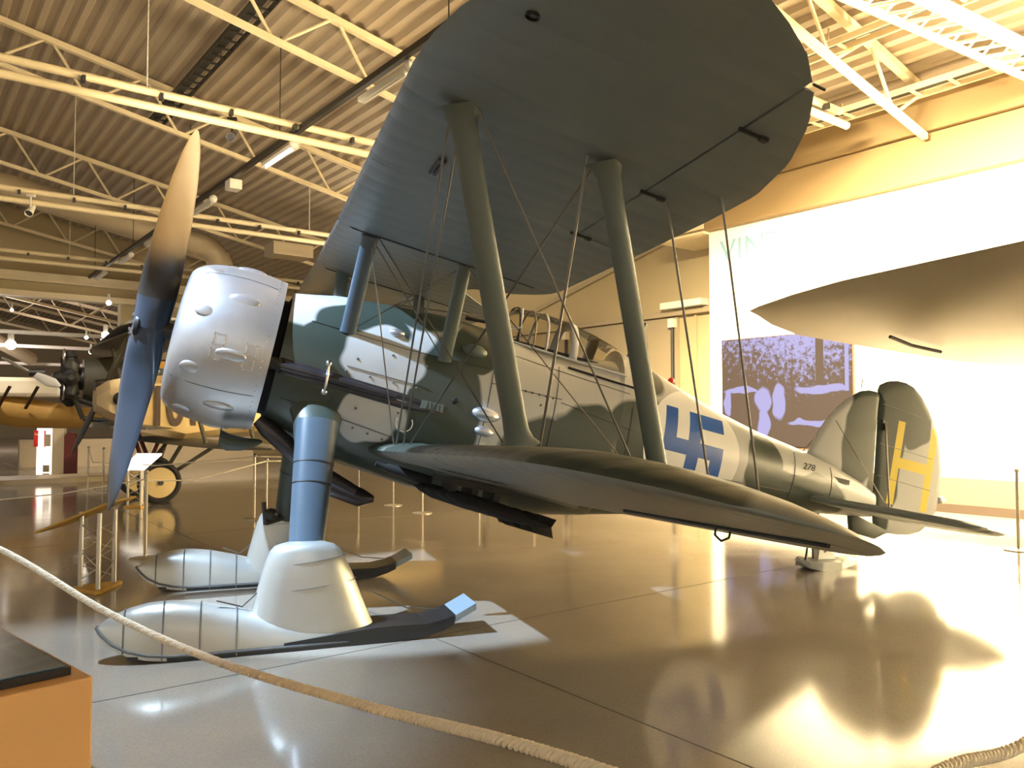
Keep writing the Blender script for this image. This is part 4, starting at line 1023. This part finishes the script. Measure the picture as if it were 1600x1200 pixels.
# roundel on rear fuselage
c = n0+FD*3.35+FN*.43-UP*.15
for r_, m_, o_ in ((.3,'ochre',.0),(.22,'leg',.012)):
    mb = MB(); mb.lathe([(0,.0001),(0,r_),(.01,r_),(.01,.0001)], c+FN*o_, FN, 28); world_child(mb.build('roundel', M[m_]), b1r)
def bwing(root, c0, span, chord, sd, cd, th, m, name):
    mb = MB(); c0 = V(c0); rings = []
    for i in range(15):
        t = i/14*2-1; k = sqrt(max(0, 1-abs(t)**6)); ch = max(chord*k, .05); cc = c0+sd*(t*span/2)
        rings.append([cc+cd*(ch*(-.5+s))+UP*(h*th*max(k,.2)) for s, h in ((0,0),(.05,.6),(.3,1),(.7,.6),(1,0),(.6,-.25),(.2,-.3))])
    mb.loft(rings); return world_child(mb.build(name, M[m]), root)
bwing(b1r, n0+FD*.9+UP*1.15-FN*.6, 7.0, 1.5, FN, FD, .12, 'greyfab', 'upper_wing')
bwing(b1r, n0+FD*1.6-UP*.82+FN*.0, 7.6, 1.4, FN, FD, .10, 'greyfab', 'lower_wing')
for y in (-2.6, 2.4):
    for x in (.5, 1.3):
        mb = MB(); mb.oval(n0+FD*(x+.5)-UP*.75+FN*y, n0+FD*x+UP*1.12+FN*y, .07, .03, axis=FD); world_child(mb.build('interplane_strut', M['olive']), b1r)
wheel(b1r, V((-6.67,15.3,.40)), .40, FN); wheel(b1r, V((-7.75,16.75,.40)), .40, FN)
for a_, q_ in (((-6.75,15.45,.4),(-6.3,15.6,1.25)), ((-6.75,15.45,.4),(-5.6,16.0,1.25)), ((-7.7,16.6,.4),(-6.7,15.9,1.25)), ((-6.75,15.45,.4),(-7.7,16.6,.4))):
    mb = MB(); mb.oval(V(a_), V(q_), .08, .04, axis=FD); world_child(mb.build('undercarriage_strut', M['olive']), b1r)
pv = n0-FD*.3+UP*.24+V((.3,.23,0))*.6
mb = MB()
for sg in (1,-1):
    u = (V((.42,.0,.88))*sg).normalized(); t = FD*.75+u.cross(FD).normalized()*.66
    t.normalize(); bn = u.cross(t); rings = []
    for i in range(16):
        r = 1.38*i/15; ch = interp([(0,.12),(.2,.15),(.5,.23),(.8,.19),(1,.04)], i/15)[0]; th = interp([(0,.1),(.3,.05),(1,.01)], i/15)[0]
        if sg < 0: ch *= .45
        rings.append([pv+u*r+t*cos(2*pi*j/10)*ch/1.6+bn*sin(2*pi*j/10)*th/2 for j in range(10)])
    mb.loft(rings)
world_child(mb.build('propeller', M['propback']), b1r)
mb = MB(); mb.lathe([(-.22,.0001),(-.18,.10),(.1,.14),(.2,.12)], pv, FD, 14); world_child(mb.build('propeller_hub', M['dark']), b1r)

b2 = empty('radial_engined_aircraft', (-9.3,17.2,0)); tag(b2, 'dark vintage aircraft with exposed radial engine and silver propeller at far left', 'aircraft')
ec = V((-9.35,17.0,2.45)); F2 = V((.85,.53,0)); N2 = V((.53,-.85,0))
mb = MB(); mb.lathe([(-.35,.0001),(-.3,.12),(-.1,.22),(.25,.25),(.3,.0001)], ec, F2, 18); world_child(mb.build('crankcase', M['dark']), b2)
for k in range(9):
    a = 2*pi*k/9; u = N2*cos(a)+UP*sin(a); mb = MB(); mb.lathe([(.2,.07)]+[(.22+.03*i, .17 if i % 2 else .13) for i in range(11)]+[(.6,.06),(.6,.0001)], ec, u, 10); world_child(mb.build('cylinder', M['dark']), b2)
hp = ec-F2*.55+V((-.05,-.2,.1))
mb = MB()
for sg in (1,-1):
    u = V((.86*sg, .0, -.42*sg)).normalized(); t = u.cross(F2).normalized(); t = (t*.8+F2*.6).normalized(); bn = u.cross(t); rings = []
    for i in range(14):
        r = .66*i/13; ch = interp([(0,.09),(.3,.2),(.7,.26),(1,.08)], i/13)[0]
        rings.append([hp+u*r+t*cos(2*pi*j/10)*ch/2+bn*sin(2*pi*j/10)*.02 for j in range(10)])
    mb.loft(rings)
world_child(mb.build('propeller', M['lampw']), b2)
mb = MB(); mb.lathe([(.0,.0001),(.02,.07),(.14,.08),(.3,.09)], hp-F2*.06, F2, 12); world_child(mb.build('propeller_hub', M['dark']), b2)
for dz_ in (.32, -.38):
    mb = MB(); c = hp+F2*.28+N2*.0+UP*dz_+V((.35,0,0)); mb.tube([c+(N2*cos(2*pi*j/16)+UP*sin(2*pi*j/16))*.17 for j in range(17)], .02, 6); world_child(mb.build('exhaust_ring', M['steel']), b2)
def f2(x, hw, zt, zb):
    c = ec+F2*x; return [c+(N2*cos(2*pi*j/16)*hw)+UP*((zt+zb)/2+sin(2*pi*j/16)*(zt-zb)/2) for j in range(16)]
mb = MB(); mb.loft([f2(.25,.4,.42,-.45), f2(.8,.45,.5,-.6), f2(2.5,.42,.45,-.6), f2(6,.15,.2,-.15)]); world_child(mb.build('fuselage', M['olive']), b2)
c = ec+F2*1.7+N2*.46+UP*.05
for r_, m_, o_ in ((.36,'yellow',.0),(.2,'leg',.012)):
    mb = MB(); mb.lathe([(0,.0001),(0,r_),(.01,r_),(.01,.0001)], c+N2*o_, N2, 28); world_child(mb.build('roundel', M[m_]), b2)
for a_, q_ in (((-.1,-.3,-.35),(1.9,-.3,-1.05)), ((-.1,.25,-.35),(1.9,.25,-1.1)), ((.0,.25,-.2),(.25,.25,-.85)), ((.25,.25,-.85),(1.3,.25,-.95)), ((.6,.3,-.3),(1.2,.3,-.95))):
    mb = MB(); mb.tube([ec+F2*a_[0]+N2*a_[1]+UP*a_[2], ec+F2*q_[0]+N2*q_[1]+UP*q_[2]], .05, 8); world_child(mb.build('engine_bearer', M['dark']), b2)
bwing(b2, ec+F2*1.4+UP*.82, 10, 1.7, N2, F2, .14, 'greyfab', 'upper_wing')
bwing(b2, ec+F2*1.0-UP*1.02+N2*1.2, 5.5, 1.3, N2*.4-F2*.9 if 0 else N2, F2, .12, 'greyfab', 'lower_wing')
wheel(b2, ec+F2*1.6+N2*.6-UP*(2.45-.4), .4, N2, disc='olive'); wheel(b2, ec+F2*1.6-N2*.7-UP*(2.45-.4), .4, N2, disc='olive')
for sg in (.6,-.7):
    for xx in (1.1, 2.1):
        mb = MB(); mb.oval(ec+F2*1.6+N2*sg-UP*2.05, ec+F2*xx+N2*sg*.5-UP*.6, .09, .05, axis=F2); world_child(mb.build('undercarriage_strut', M['darkred']), b2)

b3 = empty('ochre_aircraft', (-13.2,20.5,0)); tag(b3, 'ochre yellow fuselage of an aircraft at the far left edge', 'aircraft')
F3 = V((.90,.44,0)); N3 = V((.44,-.90,0)); e3 = V((-14.6,20.0,1.95))
def f3(x, hw, zt, zb):
    c = e3+F3*x; return [c+(N3*cos(2*pi*j/16)*hw)+UP*((zt+zb)/2+sin(2*pi*j/16)*(zt-zb)/2) for j in range(16)]
mb = MB(); mb.loft([f3(-.5,.4,.5,-.2), f3(.8,.45,.45,-.35), f3(2.0,.4,.22,-.6), f3(3.4,.3,-.05,-.62), f3(5.2,.12,-.2,-.45)]); world_child(mb.build('fuselage', M['ochre']), b3)
bwing(b3, e3+F3*.6+UP*.45, 8, 1.6, N3, F3, .14, 'creamfab', 'wing')
mb = MB(); mb.box(e3+F3*2.2+N3*.1+UP*.45, (1.6,.7,.5), F3, N3); world_child(mb.build('open_cabin', M['wallw'], smooth=False, bevel=.1), b3)
for x in (.4,1.6,2.2):
    mb = MB(); mb.oval(e3+F3*x+N3*.45-UP*.1, e3+F3*(x+.3)+N3*.9+UP*.45, .08, .04, axis=F3); world_child(mb.build('wing_strut', M['brown']), b3)

# display furniture far left
ds = empty('display_cabinet', (-13.9,24,0)); tag(ds, 'white glowing display cabinet with a red sign, far left', 'display cabinet')
mb = MB(); mb.box((-13.75,24,.72), (.62,.4,1.44), E, D); world_child(mb.build('cabinet', M['litwhite'], smooth=False), ds)
mb = MB(); mb.box(V((-13.9,23.75,1.0)), (.34,.03,.48), (1,.0,0), (0,1,0)); world_child(mb.build('sign', M['redsign'], smooth=False), ds)
tx = text_mesh('Fazola', .09, (-14.04,23.72,1.1), (pi/2,0,0), M['wallw'], 'sign_text', ext=.003); world_child(tx, ds)
mb = MB(); mb.box(V((-13.66,23.74,.95)), (.16,.03,.35), (1,0,0)); mb.box(V((-13.75,23.74,.12)), (.3,.03,.2), (1,0,0)); world_child(mb.build('shelf_recess', M['beige'], smooth=False), ds)
def rounded(name, c, w, h, z0, m, label, cat):
    c = V(c); poly = [c+V((-w/2,0,z0)), c+V((w/2,0,z0))]+[c+V((w/2*cos(pi*j/10), 0, z0+h-w/2+w/2*sin(pi*j/10))) for j in range(11)]
    mb = MB(); mb.prism(poly, (0,.12,0)); return tag(mb.build(name, M[m], smooth=False), label, cat)
rounded('board', (-13.05,23.2,0), .34, 1.72, .0, 'beige', 'tall beige board with rounded top beside the white cabinet', 'board')
rounded('board', (-12.6,23.0,0), .33, 1.2, .0, 'darkred', 'dark red board with rounded top right of the beige board', 'board')
mb = MB(); mb.box((-12.9,19.8,.06), (5.5,1.6,.12), E, D); tag(mb.build('low_platform', M['beige'], smooth=False), 'low pale platform on the floor under the parked aircraft at left', 'platform')
mb = MB(); mb.box(H(7.0,30,.45), (7.5,.4,.9), E, D); tag(mb.build('added_strip', M['beige'], smooth=False), 'low beige partition behind the cream biplane', 'added strip')  # pale strip put in to stand for bright streaks in the background

mb = MB(); mb.box(H(-1.6,33,.8), (6.4,.3,1.6), E, D); tag(mb.build('added_slab', M['wallw'], smooth=False), 'low white added slab at the far left behind the ochre aircraft', 'added slab')  # white slab put in to brighten the dark far left
# ------------------------------------------------------------------ lights
def lamp(kind, name, loc, aim, energy, col, size=.2, spot=60, blend=.4):
    l = bpy.data.lights.new(name, kind); l.energy = energy; l.color = col
    if kind == 'SPOT': l.spot_size = radians(spot); l.spot_blend = blend; l.shadow_soft_size = size
    elif kind == 'AREA': l.shape = 'RECTANGLE'; l.size = size[0]; l.size_y = size[1]
    else: l.shadow_soft_size = size
    o = bpy.data.objects.new(name, l); COL.objects.link(o); o.location = loc
    if aim is not None: o.rotation_euler = (V(aim)-V(loc)).to_track_quat('-Z', 'Y').to_euler()
    return o
WARM = (1., .80, .48); COOL = (.58, .77, 1.)
# flood lamps washing the right wall
for nm, (s0, s1), aim_s, pw in (('first', (-8, 7.2), -.4, 4200), ('second', (4.6, 7.0), 8.8, 800)):
    p = H(6.0 if nm == 'first' else 5.2, (s0+s1)/2, 7.0); L_ = s1-s0
    l = bpy.data.lights.new('wall_flood', 'AREA'); l.shape = 'RECTANGLE'; l.size = L_; l.size_y = .25; l.energy = pw; l.color = WARM; l.spread = radians(66)
    o = bpy.data.objects.new('wall_flood', l); COL.objects.link(o); o.location = p
    d = (H(14.5, aim_s, 2.5)-p).normalized(); lx = (D - d*D.dot(d)).normalized(); lz = -d; ly = lz.cross(lx)
    o.rotation_euler = Matrix((lx, ly, lz)).transposed().to_euler()
    mb = MB(); mb.box(p-d*.1, (L_, .35, .12), lx, ly, d); tag(mb.build('flood_light_bar', M['lampw'], smooth=False), nm+' long flood light bar under the roof, facing the bright wall', 'light bar')
lamp('SPOT', 'roof_bounce_fill', H(12.9, 1.0, 5.6), H(12.0, 5.5, 8), 1500, WARM, .2, 150, .9)  # added upward spot, stands in for bounce light on the right-hand ceiling
# cool key on nose
lamp('SPOT', 'nose_key', (-5.1,4.1,7.3), (-2.2,6.6,2.1), 4000, COOL, .05, 27, .25)
lamp('SPOT', 'ski_key', (-3.5,5.6,6.6), (-2.75,4.6,0), 1200, (.62,.80,1.), .06, 42, .6)
lamp('SPOT', 'blade_spot', (1.6,3.6,6.4), (-2.58,6.32,3.72), 9000, (1,.62,.20), .05, 11, .5)  # unseen warm spot, added to put a gold glint on the upper blade
# warm pools on the aircraft in the background
lamp('SPOT', 'background_spot', (-5.5,12.5,6.3), (-5.9,15.6,1.6), 900, (1,.78,.45), .1, 42, .5)
lamp('SPOT', 'background_spot', (-14,17.5,6.3), (-14,20.5,1.2), 700, (1,.82,.6), .1, 50, .5)
lamp('SPOT', 'background_spot', (-8,19,6.4), (-9.5,24,0), 1300, (1,.85,.7), .1, 70, .6)
lamp('SPOT', 'background_spot', (-8,13.0,6.2), (-9.6,16.6,2.2), 350, (1,.9,.8), .1, 30, .5)  # unseen spot added to brighten the radial engine and silver propeller
lamp('SPOT', 'rail_fill', (-4.5,11.5,4.6), (-5,18,8.2), 420, (1,.8,.5), .4, 125, .9)  # unseen upward spot added to brighten the hung rails
lamp('POINT', 'hall_fill', (-3.5,22,5.6), None, 160, (1,.83,.58), .5)
lamp('POINT', 'far_hall', H(3,46,5.), None, 900, (1,.85,.78), .5)

w = bpy.data.worlds.new('world'); SC.world = w; w.use_nodes = True
bg = w.node_tree.nodes['Background']; bg.inputs[0].default_value = (1.0,.86,.66,1); bg.inputs[1].default_value = .46

# ------------------------------------------------------------------ camera
cam = bpy.data.cameras.new('camera'); co = bpy.data.objects.new('camera', cam); COL.objects.link(co)
co.location = (0,0,1.644); co.rotation_euler = (pi/2+.0406, 0, 0)
cam.sensor_fit = 'HORIZONTAL'; cam.sensor_width = 36; cam.lens = 1258.2/1600*36; cam.clip_start = .05; cam.clip_end = 200
SC.camera = co
SC.view_settings.view_transform = 'Standard'; SC.view_settings.look = 'None'; SC.view_settings.exposure = 1.1; SC.view_settings.gamma = 1
SC.view_settings.use_curve_mapping = False
